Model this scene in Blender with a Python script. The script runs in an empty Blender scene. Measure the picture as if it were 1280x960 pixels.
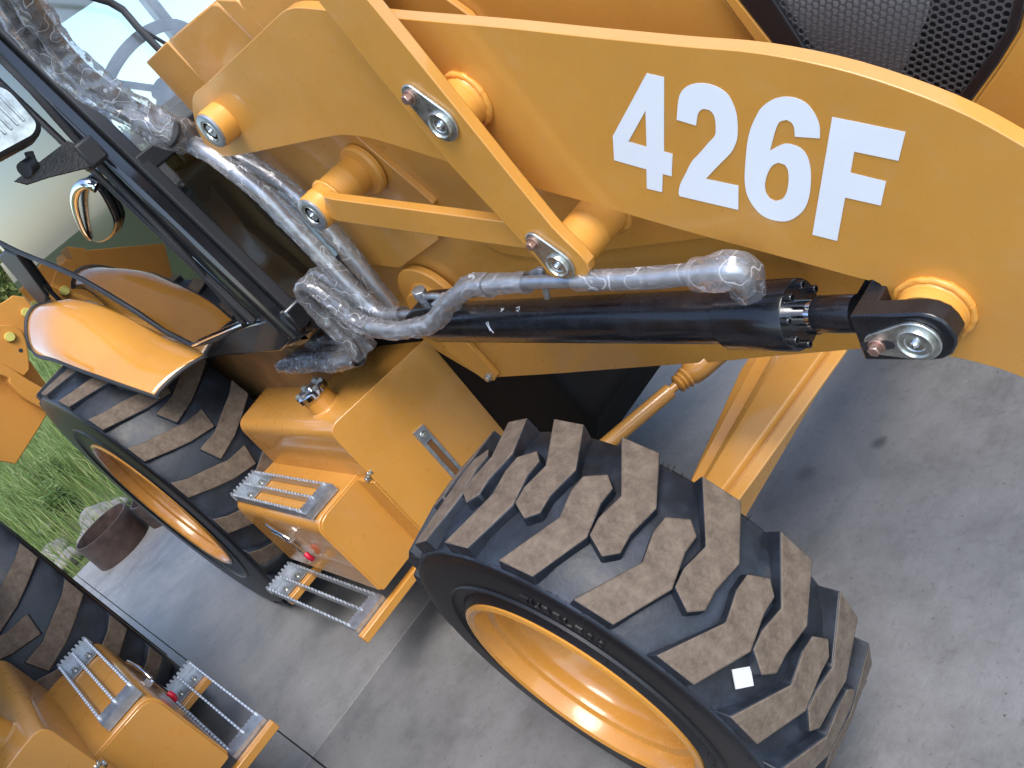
import bpy, bmesh, math, random
from mathutils import Vector, Matrix, noise
R = math.radians
scene = bpy.context.scene

# ------------------------------------------------------------------ camera, sky, sun, exposure
cd = bpy.data.cameras.new('camera'); cam = bpy.data.objects.new('camera', cd)
scene.collection.objects.link(cam); scene.camera = cam
cd.sensor_width = 36.0; cd.lens = 31.22; cd.clip_start = 0.02; cd.clip_end = 2000
crot = Matrix(((0.594974, 0.017334, 0.803558), (0.563780, 0.703560, -0.432614), (-0.572850, 0.710425, 0.408827)))
cam.matrix_world = Matrix.Translation((1.3293, -1.3635, 1.665)) @ crot.to_4x4()

w = bpy.data.worlds.new('World'); scene.world = w; w.use_nodes = True
nt = w.node_tree; nt.nodes.clear()
sky = nt.nodes.new('ShaderNodeTexSky'); sky.sky_type = 'NISHITA'; sky.sun_disc = False
SUN_EL, SUN_AZ = 60.0, 338.0            # azimuth measured from +x towards +y: soft light from the front, outer side
sky.sun_elevation = R(SUN_EL); sky.sun_rotation = R(90 - SUN_AZ); sky.dust_density = 1.2; sky.air_density = 1.0; sky.ozone_density = 1.0
bg = nt.nodes.new('ShaderNodeBackground'); bg.inputs[1].default_value = 0.15
wo = nt.nodes.new('ShaderNodeOutputWorld')
nt.links.new(sky.outputs[0], bg.inputs[0]); nt.links.new(bg.outputs[0], wo.inputs[0])
sl = bpy.data.lights.new('sun', 'SUN'); sl.energy = 1.3; sl.angle = R(30); sl.color = (1.0, 0.95, 0.88)
so = bpy.data.objects.new('sun', sl); scene.collection.objects.link(so)
sd = Vector((math.cos(R(SUN_EL))*math.cos(R(SUN_AZ)), math.cos(R(SUN_EL))*math.sin(R(SUN_AZ)), math.sin(R(SUN_EL))))
so.rotation_euler = sd.to_track_quat('Z', 'Y').to_euler()
scene.view_settings.view_transform = 'Standard'; scene.view_settings.look = 'None'
scene.view_settings.exposure = 1.38; scene.view_settings.gamma = 1.0
scene.view_settings.use_curve_mapping = False
scene.cycles.max_bounces = 10; scene.cycles.transparent_max_bounces = 24
scene.cycles.use_denoising = True

# ------------------------------------------------------------------ materials
def mat(name):
    m = bpy.data.materials.new(name); m.use_nodes = True
    n = m.node_tree; b = n.nodes['Principled BSDF']
    return m, n, b
def nz(n, scale, detail=4, rough=.55, coord='Object', vec=None):
    t = n.nodes.new('ShaderNodeTexNoise'); t.inputs['Scale'].default_value = scale
    t.inputs['Detail'].default_value = detail; t.inputs['Roughness'].default_value = rough
    if vec is None:
        c = n.nodes.new('ShaderNodeTexCoord'); vec = c.outputs[coord]
    n.links.new(vec, t.inputs['Vector']); return t
def ramp(n, src, stops):
    r = n.nodes.new('ShaderNodeValToRGB'); e = r.color_ramp.elements
    while len(e) < len(stops): e.new(.5)
    for k, (p, c) in enumerate(stops):
        e[k].position = p; e[k].color = c if len(c) == 4 else (*c, 1)
    n.links.new(src, r.inputs[0]); return r
def bump(n, b, src, strength, dist=.01):
    k = n.nodes.new('ShaderNodeBump'); k.inputs['Strength'].default_value = strength; k.inputs['Distance'].default_value = dist
    n.links.new(src, k.inputs['Height']); n.links.new(k.outputs[0], b.inputs['Normal']); return k
def simple(name, col, rough=.5, metal=0, coat=0, var=.0, vscale=8, bmp=0, bscale=60, bdist=.002, spec=.5, rvar=.0):
    m, n, b = mat(name)
    b.inputs['Roughness'].default_value = rough; b.inputs['Metallic'].default_value = metal
    b.inputs['Coat Weight'].default_value = coat; b.inputs['Coat Roughness'].default_value = .08
    b.inputs['Specular IOR Level'].default_value = spec
    if var:
        t = nz(n, vscale, 5); lo = tuple(c*(1-var) for c in col); hi = tuple(min(1, c*(1+var)) for c in col)
        r = ramp(n, t.outputs['Fac'], [(.3, lo), (.7, hi)]); n.links.new(r.outputs[0], b.inputs['Base Color'])
        if rvar:
            rr = ramp(n, t.outputs['Fac'], [(.3, (rough-rvar,)*3), (.7, (rough+rvar,)*3)]); n.links.new(rr.outputs[0], b.inputs['Roughness'])
    else: b.inputs['Base Color'].default_value = (*col, 1)
    if bmp:
        t2 = nz(n, bscale, 3); bump(n, b, t2.outputs['Fac'], bmp, bdist)
    return m
MAT = {}
def make_paint(name, col, rough=.34, coat=.25):
    m, n, b = mat(name)
    t = nz(n, 3.5, 6, .6); lo = tuple(c*.90 for c in col); hi = tuple(c*1.06 for c in col)
    r = ramp(n, t.outputs['Fac'], [(.3, lo), (.7, hi)])
    d = nz(n, 26, 8, .7)                                   # thin dust film, uneven
    dm = ramp(n, d.outputs['Fac'], [(.52, (0, 0, 0)), (.80, (.16, .16, .16))])
    mx = n.nodes.new('ShaderNodeMix'); mx.data_type = 'RGBA'
    n.links.new(dm.outputs[0], mx.inputs[0]); n.links.new(r.outputs[0], mx.inputs[6]); mx.inputs[7].default_value = (.50, .38, .24, 1)
    n.links.new(mx.outputs[2], b.inputs['Base Color'])
    rr = ramp(n, d.outputs['Fac'], [(.35, (rough-.07,)*3), (.75, (rough+.16,)*3)]); n.links.new(rr.outputs[0], b.inputs['Roughness'])
    b.inputs['Coat Weight'].default_value = coat; b.inputs['Coat Roughness'].default_value = .09
    o = nz(n, 150, 2); o2 = nz(n, 9, 2)
    ad = n.nodes.new('ShaderNodeMath'); ad.operation = 'MULTIPLY_ADD'; ad.inputs[1].default_value = .12
    n.links.new(o.outputs['Fac'], ad.inputs[0]); n.links.new(o2.outputs['Fac'], ad.inputs[2])
    bump(n, b, ad.outputs[0], .10, .004)
    return m
PAINT = make_paint('orange_paint', (.60, .278, .050), .32, .6)
GLOSSP = make_paint('glossy_orange', (.62, .28, .046), .16, .7)
WELD = make_paint('weld_paint', (.72, .33, .055), .42, .1)
RIMP = make_paint('rim_orange', (.60, .27, .046), .24, .5)
ROUGHP = make_paint('flat_orange', (.60, .26, .038), .62, 0)
WHITE = simple('white_vinyl', (.80, .82, .84), .35, var=.02)
BLACK = simple('black_gloss', (.012, .013, .016), .16, coat=.5, var=.2, vscale=12)
BLKM = simple('black_matte', (.02, .02, .022), .55, var=.25, bmp=.12, bscale=180)
BLKCYL = simple('black_cylinder_paint', (.010, .011, .014), .27, coat=.25, var=.3, vscale=25, rvar=.08, bmp=.05, bscale=70)
CRACKLE = simple('crackle_black', (.035, .032, .03), .38, var=.25, vscale=90, bmp=.6, bscale=170, bdist=.004)
ZINC = simple('galvanised_steel', (.50, .53, .56), .40, metal=.85, var=.16, vscale=45, bmp=.08, rvar=.1)
CHROME = simple('chrome', (.78, .80, .82), .10, metal=1.0, var=.05)
STEEL = simple('zinc_pin', (.52, .54, .50), .30, metal=.9, var=.18, vscale=60, rvar=.1)
WASHER = simple('washer_zinc', (.48, .55, .62), .34, metal=.8, var=.15, vscale=40)
BOLT = simple('yellow_zinc_bolt', (.46, .30, .24), .36, metal=.8, var=.25, vscale=90)
RED = simple('red_cap', (.55, .01, .04), .4)
RUST = simple('rusty_steel', (.055, .032, .024), .7, var=.5, vscale=14, bmp=.3, bscale=60)
HOSE = simple('hose_rubber', (.028, .028, .03), .5, var=.2)
SEAT = simple('seat_vinyl', (.03, .032, .036), .5, var=.2)
GREYP = simple('grey_plastic', (.16, .17, .17), .5, var=.15)
LAMP = simple('lamp_reflector', (.42, .44, .46), .22, metal=.8, var=.45, vscale=30)
YPIN = simple('yellow_pin', (.70, .62, .16), .4, var=.15)

def make_rubber():
    m, n, b = mat('tyre_rubber')
    t = nz(n, 9, 6, .65)
    r = ramp(n, t.outputs['Fac'], [(.32, (.006, .007, .009)), (.50, (.013, .017, .024)), (.62, (.024, .032, .048)), (.82, (.080, .070, .058))])  # bluish stops paint the sky's sheen into the rubber, last stop is brown dust
    n.links.new(r.outputs[0], b.inputs['Base Color'])
    rr = ramp(n, t.outputs['Fac'], [(.3, (.36,)*3), (.75, (.62,)*3)]); n.links.new(rr.outputs[0], b.inputs['Roughness'])
    b.inputs['Specular IOR Level'].default_value = .45
    t2 = nz(n, 70, 4); bump(n, b, t2.outputs['Fac'], .18, .004)
    return m
def make_dust():
    m, n, b = mat('dusty_lug_top')
    t = nz(n, 38, 8, .75)
    r = ramp(n, t.outputs['Fac'], [(.30, (.062, .044, .030)), (.5, (.120, .088, .062)), (.72, (.180, .138, .100))])
    n.links.new(r.outputs[0], b.inputs['Base Color']); b.inputs['Roughness'].default_value = .8
    t2 = nz(n, 160, 5, .7); bump(n, b, t2.outputs['Fac'], .45, .004)
    return m
RUBBER = make_rubber(); DUST = make_dust()
SIDEW = simple('sidewall_rubber', (.007, .007, .009), .42, var=.35, vscale=10, bmp=.12, bscale=90)

def make_concrete(tone):
    m, n, b = mat('concrete')
    t = nz(n, .9, 8, .65); t2 = nz(n, 5, 9, .7); t3 = nz(n, 60, 4, .7)
    mp = n.nodes.new('ShaderNodeMapping'); tc = n.nodes.new('ShaderNodeTexCoord')
    mp.inputs['Scale'].default_value = (30, 3, 1); n.links.new(tc.outputs['Object'], mp.inputs[0])
    t4 = nz(n, 1.0, 4, .6, vec=mp.outputs[0])                # broom strokes
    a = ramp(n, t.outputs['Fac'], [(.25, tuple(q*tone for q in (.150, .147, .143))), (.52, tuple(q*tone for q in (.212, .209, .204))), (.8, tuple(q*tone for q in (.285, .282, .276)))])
    c = ramp(n, t2.outputs['Fac'], [(.28, (.62, .61, .60)), (.5, (.95, .95, .95)), (.76, (1.2, 1.2, 1.22))])
    mu = n.nodes.new('ShaderNodeMix'); mu.data_type = 'RGBA'; mu.blend_type = 'MULTIPLY'; mu.inputs[0].default_value = 1
    n.links.new(a.outputs[0], mu.inputs[6]); n.links.new(c.outputs[0], mu.inputs[7])
    d = ramp(n, t3.outputs['Fac'], [(.26, (.55, .55, .55)), (.40, (1, 1, 1)), (.8, (1.08, 1.08, 1.08))])
    mu2 = n.nodes.new('ShaderNodeMix'); mu2.data_type = 'RGBA'; mu2.blend_type = 'MULTIPLY'; mu2.inputs[0].default_value = 1
    n.links.new(mu.outputs[2], mu2.inputs[6]); n.links.new(d.outputs[0], mu2.inputs[7])
    # oil stains at fixed places on the slab
    geo = n.nodes.new('ShaderNodeNewGeometry'); last = mu2.outputs[2]
    wob = nz(n, 7, 5, .6)
    for (sx, sy, rad, dark) in STAINS:
        v = n.nodes.new('ShaderNodeVectorMath'); v.operation = 'DISTANCE'; v.inputs[1].default_value = (sx, sy, 0)
        n.links.new(geo.outputs['Position'], v.inputs[0])
        s = n.nodes.new('ShaderNodeMath'); s.operation = 'MULTIPLY_ADD'; s.inputs[1].default_value = rad*2.2
        n.links.new(wob.outputs['Fac'], s.inputs[0]); n.links.new(v.outputs['Value'], s.inputs[2])
        k = n.nodes.new('ShaderNodeMapRange'); k.interpolation_type = 'SMOOTHSTEP'
        k.inputs[1].default_value = rad*1.35; k.inputs[2].default_value = rad*2.5; k.inputs[3].default_value = dark; k.inputs[4].default_value = 0
        n.links.new(s.outputs[0], k.inputs[0])
        x = n.nodes.new('ShaderNodeMix'); x.data_type = 'RGBA'; n.links.new(k.outputs[0], x.inputs[0])
        n.links.new(last, x.inputs[6]); x.inputs[7].default_value = (.035, .033, .034, 1); last = x.outputs[2]
    n.links.new(last, b.inputs['Base Color'])
    rr = ramp(n, t2.outputs['Fac'], [(.3, (.45,)*3), (.7, (.72,)*3)]); n.links.new(rr.outputs[0], b.inputs['Roughness'])
    ad = n.nodes.new('ShaderNodeMath'); ad.operation = 'ADD'; n.links.new(t3.outputs['Fac'], ad.inputs[0]); n.links.new(t4.outputs['Fac'], ad.inputs[1])
    bump(n, b, ad.outputs[0], .35, .004)
    return m
STAINS = [(*p, r_, d_) for p, r_, d_ in zip([(-0.012,0.126),(-0.179,0.005),(-0.363,0.324)], (.022, .03, .05), (.75, .5, .35))]
CONC = make_concrete(.78); CONC2 = make_concrete(1.06)      # loader's shade put into the front slabs' colour, rear slabs lightened
SOIL = simple('soil', (.13, .105, .075), .9, var=.4, vscale=3, bmp=.6, bscale=25, bdist=.03)
FIELD, _n, _b = mat('weedy_field')
_t = nz(_n, 1.6, 6, .65); _t2 = nz(_n, 14, 6, .7)
_r = ramp(_n, _t.outputs['Fac'], [(.36, (.13, .105, .07)), (.46, (.085, .12, .035)), (.75, (.15, .19, .06))])
_q = ramp(_n, _t2.outputs['Fac'], [(.3, (.55, .55, .5)), (.7, (1.15, 1.15, 1.1))])
_m = _n.nodes.new('ShaderNodeMix'); _m.data_type = 'RGBA'; _m.blend_type = 'MULTIPLY'; _m.inputs[0].default_value = 1
_n.links.new(_r.outputs[0], _m.inputs[6]); _n.links.new(_q.outputs[0], _m.inputs[7]); _n.links.new(_m.outputs[2], _b.inputs['Base Color']); _b.inputs['Roughness'].default_value = .9
bump(_n, _b, _t2.outputs['Fac'], .7, .04)
STONE = simple('stone', (.19, .175, .155), .85, var=.3, vscale=12, bmp=.5, bscale=30, bdist=.01)

def make_leaf(name, col, col2, dead=(.30, .27, .12)):
    m, n, b = mat(name)
    oi = n.nodes.new('ShaderNodeNewGeometry')
    r = ramp(n, oi.outputs['Random Per Island'], [(0, col), (.82, col2), (1, dead)])
    n.links.new(r.outputs[0], b.inputs['Base Color']); b.inputs['Roughness'].default_value = .55
    tr = n.nodes.new('ShaderNodeBsdfTranslucent'); n.links.new(r.outputs[0], tr.inputs[0])
    ms = n.nodes.new('ShaderNodeMixShader'); ms.inputs[0].default_value = .35
    n.links.new(b.outputs[0], ms.inputs[1]); n.links.new(tr.outputs[0], ms.inputs[2])
    n.links.new(ms.outputs[0], n.nodes['Material Output'].inputs[0]); return m
GRASS = make_leaf('grass_blades', (.10, .18, .04), (.28, .35, .10), (.36, .33, .15))
WEED = make_leaf('weed_leaves', (.06, .13, .03), (.22, .29, .09))
TREE = make_leaf('tree_leaves', (.07, .12, .03), (.21, .22, .07))
BARK = simple('bark', (.10, .075, .055), .9, var=.3)

def make_glass(name, tint, gloss, rough=.02, haze=0.0):
    m = bpy.data.materials.new(name); m.use_nodes = True; n = m.node_tree; n.nodes.clear()
    out = n.nodes.new('ShaderNodeOutputMaterial')
    tr = n.nodes.new('ShaderNodeBsdfTransparent'); tr.inputs[0].default_value = (*tint, 1)
    gl = n.nodes.new('ShaderNodeBsdfGlossy'); gl.inputs['Roughness'].default_value = rough
    fr = n.nodes.new('ShaderNodeFresnel'); fr.inputs[0].default_value = 1.5
    md = n.nodes.new('ShaderNodeMath'); md.operation = 'MULTIPLY_ADD'; md.inputs[1].default_value = 1.0; md.inputs[2].default_value = gloss; md.use_clamp = True
    n.links.new(fr.outputs[0], md.inputs[0])
    mx = n.nodes.new('ShaderNodeMixShader'); n.links.new(md.outputs[0], mx.inputs[0])
    n.links.new(tr.outputs[0], mx.inputs[1]); n.links.new(gl.outputs[0], mx.inputs[2])
    last = mx.outputs[0]
    if haze:
        df = n.nodes.new('ShaderNodeBsdfDiffuse'); df.inputs[0].default_value = (.75, .80, .82, 1)
        t = nz(n, 5, 7, .7); hr = ramp(n, t.outputs['Fac'], [(.35, (haze*.35,)*3), (.8, (haze*1.6,)*3)])
        m2 = n.nodes.new('ShaderNodeMixShader'); n.links.new(hr.outputs[0], m2.inputs[0])
        n.links.new(last, m2.inputs[1]); n.links.new(df.outputs[0], m2.inputs[2]); last = m2.outputs[0]
    n.links.new(last, out.inputs[0]); return m
GLASS = make_glass('door_glass', (.91, .96, .93), .05)
WSHIELD = make_glass('windscreen_glass', (.78, .86, .88), .05, haze=.16)
def make_film():
    m = bpy.data.materials.new('plastic_film'); m.use_nodes = True; n = m.node_tree; n.nodes.clear()
    out = n.nodes.new('ShaderNodeOutputMaterial')
    tr = n.nodes.new('ShaderNodeBsdfTransparent'); tr.inputs[0].default_value = (.95, .95, .96, 1)
    gl = n.nodes.new('ShaderNodeBsdfGlossy'); gl.inputs['Roughness'].default_value = .22
    df = n.nodes.new('ShaderNodeBsdfDiffuse'); df.inputs[0].default_value = (.80, .81, .83, 1)
    fr = n.nodes.new('ShaderNodeFresnel'); fr.inputs[0].default_value = 1.45
    t = nz(n, 34, 2, .5); t2 = nz(n, 22, 1, .4)
    k = n.nodes.new('ShaderNodeBump'); k.inputs['Strength'].default_value = .35; k.inputs['Distance'].default_value = .008
    n.links.new(t.outputs['Fac'], k.inputs['Height']); n.links.new(k.outputs[0], gl.inputs['Normal'])
    a = n.nodes.new('ShaderNodeMath'); a.operation = 'MULTIPLY_ADD'; a.inputs[1].default_value = .8; a.inputs[2].default_value = .07; a.use_clamp = True
    n.links.new(fr.outputs[0], a.inputs[0])
    mx = n.nodes.new('ShaderNodeMixShader'); n.links.new(a.outputs[0], mx.inputs[0])
    n.links.new(tr.outputs[0], mx.inputs[1]); n.links.new(gl.outputs[0], mx.inputs[2])
    last = None                                            # white stress creases and a thin milky body
    for src, wd in ((t2, .013), (t, .004)):
        d = n.nodes.new('ShaderNodeMath'); d.operation = 'SUBTRACT'; d.inputs[1].default_value = .5; n.links.new(src.outputs['Fac'], d.inputs[0])
        e = n.nodes.new('ShaderNodeMath'); e.operation = 'ABSOLUTE'; n.links.new(d.outputs[0], e.inputs[0])
        r = n.nodes.new('ShaderNodeMapRange'); r.inputs[1].default_value = 0; r.inputs[2].default_value = wd; r.inputs[3].default_value = .52; r.inputs[4].default_value = .11
        n.links.new(e.outputs[0], r.inputs[0])
        if last is None: last = r.outputs[0]
        else:
            q = n.nodes.new('ShaderNodeMath'); q.operation = 'MAXIMUM'; n.links.new(last, q.inputs[0]); n.links.new(r.outputs[0], q.inputs[1]); last = q.outputs[0]
    m2 = n.nodes.new('ShaderNodeMixShader'); n.links.new(last, m2.inputs[0])
    n.links.new(mx.outputs[0], m2.inputs[1]); n.links.new(df.outputs[0], m2.inputs[2])
    n.links.new(m2.outputs[0], out.inputs[0]); return m
FILM = make_film()

# ------------------------------------------------------------------ mesh helpers
COL = scene.collection
def tag(o, label=None, cat=None, group=None, kind=None):
    if label: o['label'] = label
    if cat: o['category'] = cat
    if group: o['group'] = group
    if kind: o['kind'] = kind
    return o
def empty(name, loc=(0, 0, 0), parent=None):
    o = bpy.data.objects.new(name, None); COL.objects.link(o); o.location = loc; o.empty_display_size = .1
    o.parent = parent; return o
class MB:
    def __init__(s): s.v = []; s.f = []; s.m = []
    def add(s, vs, fs, mi=0):
        k = len(s.v); s.v += [tuple(p) for p in vs]; s.f += [tuple(i+k for i in f) for f in fs]; s.m += [mi]*len(fs); return s
    def box(s, a, b, mi=0, rot=None):
        (x0, y0, z0), (x1, y1, z1) = [tuple(min(p, q) for p, q in zip(a, b)), tuple(max(p, q) for p, q in zip(a, b))]
        vs = [Vector((x, y, z)) for x in (x0, x1) for y in (y0, y1) for z in (z0, z1)]
        if rot is not None:
            c = Vector(((x0+x1)/2, (y0+y1)/2, (z0+z1)/2)); vs = [c + rot @ (v-c) for v in vs]
        return s.add(vs, [(0, 1, 3, 2), (4, 6, 7, 5), (0, 4, 5, 1), (2, 3, 7, 6), (0, 2, 6, 4), (1, 5, 7, 3)], mi)
    def prism(s, poly, axis, a, b, mi=0):
        # polygon in the two other axes (in xyz order), extruded from a to b along axis
        area = sum(p[0]*q[1]-q[0]*p[1] for p, q in zip(poly, poly[1:]+poly[:1]))
        if area < 0: poly = poly[::-1]
        n = len(poly)
        def P(p, t):
            return {'x': (t, p[0], p[1]), 'y': (p[0], t, p[1]), 'z': (p[0], p[1], t)}[axis]
        vs = [P(p, a) for p in poly] + [P(p, b) for p in poly]
        fs = [tuple(range(n))[::-1], tuple(range(n, 2*n))] + [(i, (i+1) % n, n+(i+1) % n, n+i) for i in range(n)]
        return s.add(vs, fs, mi)
    def lathe(s, prof, c, d, seg=48, mi=0, closed=False, caps=True):
        # prof: (radius, distance along d)
        d = Vector(d).normalized(); c = Vector(c); u = d.orthogonal().normalized(); v = d.cross(u)
        vs = []; n = len(prof)
        for i in range(seg):
            a = 2*math.pi*i/seg; q = u*math.cos(a)+v*math.sin(a)
            for r, h in prof: vs.append(c + q*r + d*h)
        fs = []
        for i in range(seg):
            j = (i+1) % seg
            for k in range(n if closed else n-1):
                l = (k+1) % n; fs.append((i*n+k, j*n+k, j*n+l, i*n+l))
        if not closed and caps:
            if prof[0][0] > 1e-6: fs.append(tuple(i*n for i in range(seg))[::-1])
            if prof[-1][0] > 1e-6: fs.append(tuple(i*n+n-1 for i in range(seg)))
        return s.add(vs, fs, mi)
    def cyl(s, a, b, r, seg=20, r2=None, mi=0):
        a = Vector(a); b = Vector(b); h = (b-a).length
        return s.lathe([(r, 0), (r if r2 is None else r2, h)], a, b-a, seg, mi)
    def tube(s, path, r, seg=12, mi=0, smooth=6, rnd=0, seed=0, sq=1.0, end=True):
        pts = spline(path, smooth) if smooth else [Vector(p) for p in path]
        n = len(pts); g = random.Random(seed); up = None; vs = []
        for i, p in enumerate(pts):
            t = (pts[min(i+1, n-1)]-pts[max(i-1, 0)]).normalized()
            if up is None: up = t.orthogonal().normalized()
            up = (up - t*up.dot(t)).normalized(); v = t.cross(up)
            rr = r(i/(n-1)) if callable(r) else r
            k0 = 1 + (g.uniform(-rnd, rnd)*.7 if rnd else 0)
            for k in range(seg):
                a = 2*math.pi*k/seg; f = k0*(1+(g.uniform(-rnd, rnd) if rnd else 0))
                vs.append(p + (up*math.cos(a)+v*math.sin(a)*sq)*rr*f)
        fs = [(i*seg+k, i*seg+(k+1) % seg, (i+1)*seg+(k+1) % seg, (i+1)*seg+k) for i in range(n-1) for k in range(seg)]
        if end: fs += [tuple(range(seg))[::-1], tuple((n-1)*seg+k for k in range(seg))]
        return s.add(vs, fs, mi)
    def build(s, name, mats, parent=None, smooth=35, bevel=0, seg=2, kind=None):
        me = bpy.data.meshes.new(name); me.from_pydata(s.v, [], s.f); me.update()
        if not isinstance(mats, (list, tuple)): mats = [mats]
        for m in mats: me.materials.append(m)
        for p, k in zip(me.polygons, s.m): p.material_index = k
        bm = bmesh.new(); bm.from_mesh(me); bmesh.ops.recalc_face_normals(bm, faces=bm.faces); bm.to_mesh(me); bm.free()
        if smooth:
            for p in me.polygons: p.use_smooth = True
            me.set_sharp_from_angle(angle=R(smooth))
        o = bpy.data.objects.new(name, me); COL.objects.link(o); o.parent = parent
        if bevel:
            b = o.modifiers.new('bevel', 'BEVEL'); b.width = bevel; b.segments = seg; b.limit_method = 'ANGLE'; b.angle_limit = R(40); b.harden_normals = False
        if kind: o['kind'] = kind
        return o
def spline(path, k=6):
    P = [Vector(p) for p in path]
    if len(P) < 3: return [P[0].lerp(P[1], i/k) for i in range(k+1)]
    P = [P[0]*2-P[1]] + P + [P[-1]*2-P[-2]]; out = []
    for i in range(1, len(P)-2):
        for j in range(k):
            t = j/k; a, b, c, d = P[i-1:i+3]
            out.append(.5*((2*b)+(c-a)*t+(2*a-5*b+4*c-d)*t*t+(3*b-a-3*c+d)*t**3))
    out.append(P[-2]); return out
def smooth2(poly, k=4):
    # closed Catmull-Rom through 2D points
    n = len(poly); out = []
    for i in range(n):
        a, b, c, d = [Vector(poly[(i+q) % n]) for q in (-1, 0, 1, 2)]
        for j in range(k):
            t = j/k; p = .5*((2*b)+(c-a)*t+(2*a-5*b+4*c-d)*t*t+(3*b-a-3*c+d)*t**3); out.append(tuple(p))
    return out
def soft(poly, k=4, lim=38):
    # round the curved runs of an outline, keep its real corners
    n = len(poly); V = [Vector(p) for p in poly]; corner = []
    for i in range(n):
        a = V[i]-V[i-1]; b = V[(i+1) % n]-V[i]; corner.append(abs(math.degrees(a.angle_signed(b))) > lim)
    out = []
    for i in range(n):
        b, c = V[i], V[(i+1) % n]
        a = b*2-c if corner[i] else V[i-1]; d = c*2-b if corner[(i+1) % n] else V[(i+2) % n]
        if corner[i] and corner[(i+1) % n]: out.append(tuple(b)); continue
        for j in range(k):
            t = j/k; out.append(tuple(.5*((2*b)+(c-a)*t+(2*a-5*b+4*c-d)*t*t+(3*b-a-3*c+d)*t**3)))
    return out
def rounded(poly, rads, k=5):
    n = len(poly); out = []
    for i in range(n):
        p = Vector(poly[i]); a = Vector(poly[i-1])-p; b = Vector(poly[(i+1) % n])-p
        r = rads[i] if isinstance(rads, (list, tuple)) else rads
        if r <= 0: out.append(tuple(p)); continue
        r = min(r, a.length*.48, b.length*.48); s = p+a.normalized()*r; e = p+b.normalized()*r
        for j in range(k+1):
            t = j/k; out.append(tuple(s*(1-t)**2+p*2*t*(1-t)+e*t*t))
    return out
def flatmesh(name, loops, to3d, material, parent, ext=.0002):
    # filled outline with holes: a 2D curve turned into a mesh
    cu = bpy.data.curves.new(name, 'CURVE'); cu.dimensions = '2D'; cu.fill_mode = 'BOTH'; cu.extrude = ext
    for lp in loops:
        sp = cu.splines.new('POLY'); sp.points.add(len(lp)-1); sp.use_cyclic_u = True
        for q, p in zip(sp.points, lp): q.co = (p[0], p[1], 0, 1)
    t = bpy.data.objects.new('tmp', cu); me = bpy.data.meshes.new_from_object(t); bpy.data.objects.remove(t)
    for v in me.vertices: v.co = to3d(v.co)
    me.materials.clear(); me.materials.append(material)
    o = bpy.data.objects.new(name, me); COL.objects.link(o); o.parent = parent
    bm = bmesh.new(); bm.from_mesh(me); bmesh.ops.recalc_face_normals(bm, faces=bm.faces); bm.to_mesh(me); bm.free()
    return o
def text_chars(txt, size):
    out = []
    for ch in txt:
        cu = bpy.data.curves.new('t', 'FONT'); cu.body = ch; cu.size = size; cu.extrude = .5; cu.resolution_u = 3; cu.align_x = 'CENTER'
        t = bpy.data.objects.new('tmp', cu); me = bpy.data.meshes.new_from_object(t); bpy.data.objects.remove(t)
        out.append(([v.co.copy() for v in me.vertices], [tuple(p.vertices) for p in me.polygons])); bpy.data.meshes.remove(me)
    return out
def bolt(c, d, r, h, name, parent, m=BOLT):
    d = Vector(d).normalized(); c = Vector(c); b = MB()
    b.lathe([(r*1.32, 0), (r*1.32, h*.28), (r*1.05, h*.30)], c, d, 20)
    b.lathe([(r, h*.29), (r, h*.93), (r*.8, h)], c, d, 6)
    return b.build(name, m, parent, 25, .0006, 1)
def copy_tree(o, parent=None, skip=()):
    if o.name.split('.')[0] in skip: return None
    c = o.copy(); COL.objects.link(c); c.parent = parent
    for ch in list(o.children): copy_tree(ch, c, skip)
    return c

# ------------------------------------------------------------------ setting: ground, paving, sky stays the world
random.seed(4)
g = MB(); g.add([(-300, -300, -.16), (300, -300, -.16), (300, 300, -.16), (-300, 300, -.16)], [(0, 1, 2, 3)])
tag(g.build('ground', FIELD, smooth=0), kind='structure')
# soil bank under the grass, gently uneven, behind the paving edge
g = MB(); NX, NY = 60, 50; vs = []
for i in range(NX+1):
    for j in range(NY+1):
        x = -5.22 - 60*(i/NX)**1.8; y = -14 + 50*j/NY
        z = -.03 + .05*noise.noise((x*.9, y*.9, 0)) + (0.0 if i else -.06) + .004*min(20, -5.2-x)
        vs.append((x, y, z))
g.add(vs, [(i*(NY+1)+j, (i+1)*(NY+1)+j, (i+1)*(NY+1)+j+1, i*(NY+1)+j+1) for i in range(NX) for j in range(NY)])
tag(g.build('terrain', FIELD, smooth=60), kind='structure')
pav = empty('concrete_paving'); tag(pav, kind='structure')
XJ = [-5.2, -1.39, 2.4, 6.2, 10]; YJ = [-9.3, -5.3, -1.335, 2.7, 6.7, 10.7]
for i in range(len(XJ)-1):
    for j in range(len(YJ)-1):
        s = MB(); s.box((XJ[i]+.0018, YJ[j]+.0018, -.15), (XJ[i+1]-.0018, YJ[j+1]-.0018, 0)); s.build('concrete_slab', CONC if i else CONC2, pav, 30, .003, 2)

# ------------------------------------------------------------------ the backhoe loader
ROOT = empty('backhoe_loader')
tag(ROOT, 'orange backhoe loader with white 426F on its arm, filling most of the picture', 'backhoe loader', 'loaders parked side by side')
Y = Vector((0, 1, 0)); OUT = Vector((0, -1, 0))

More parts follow.
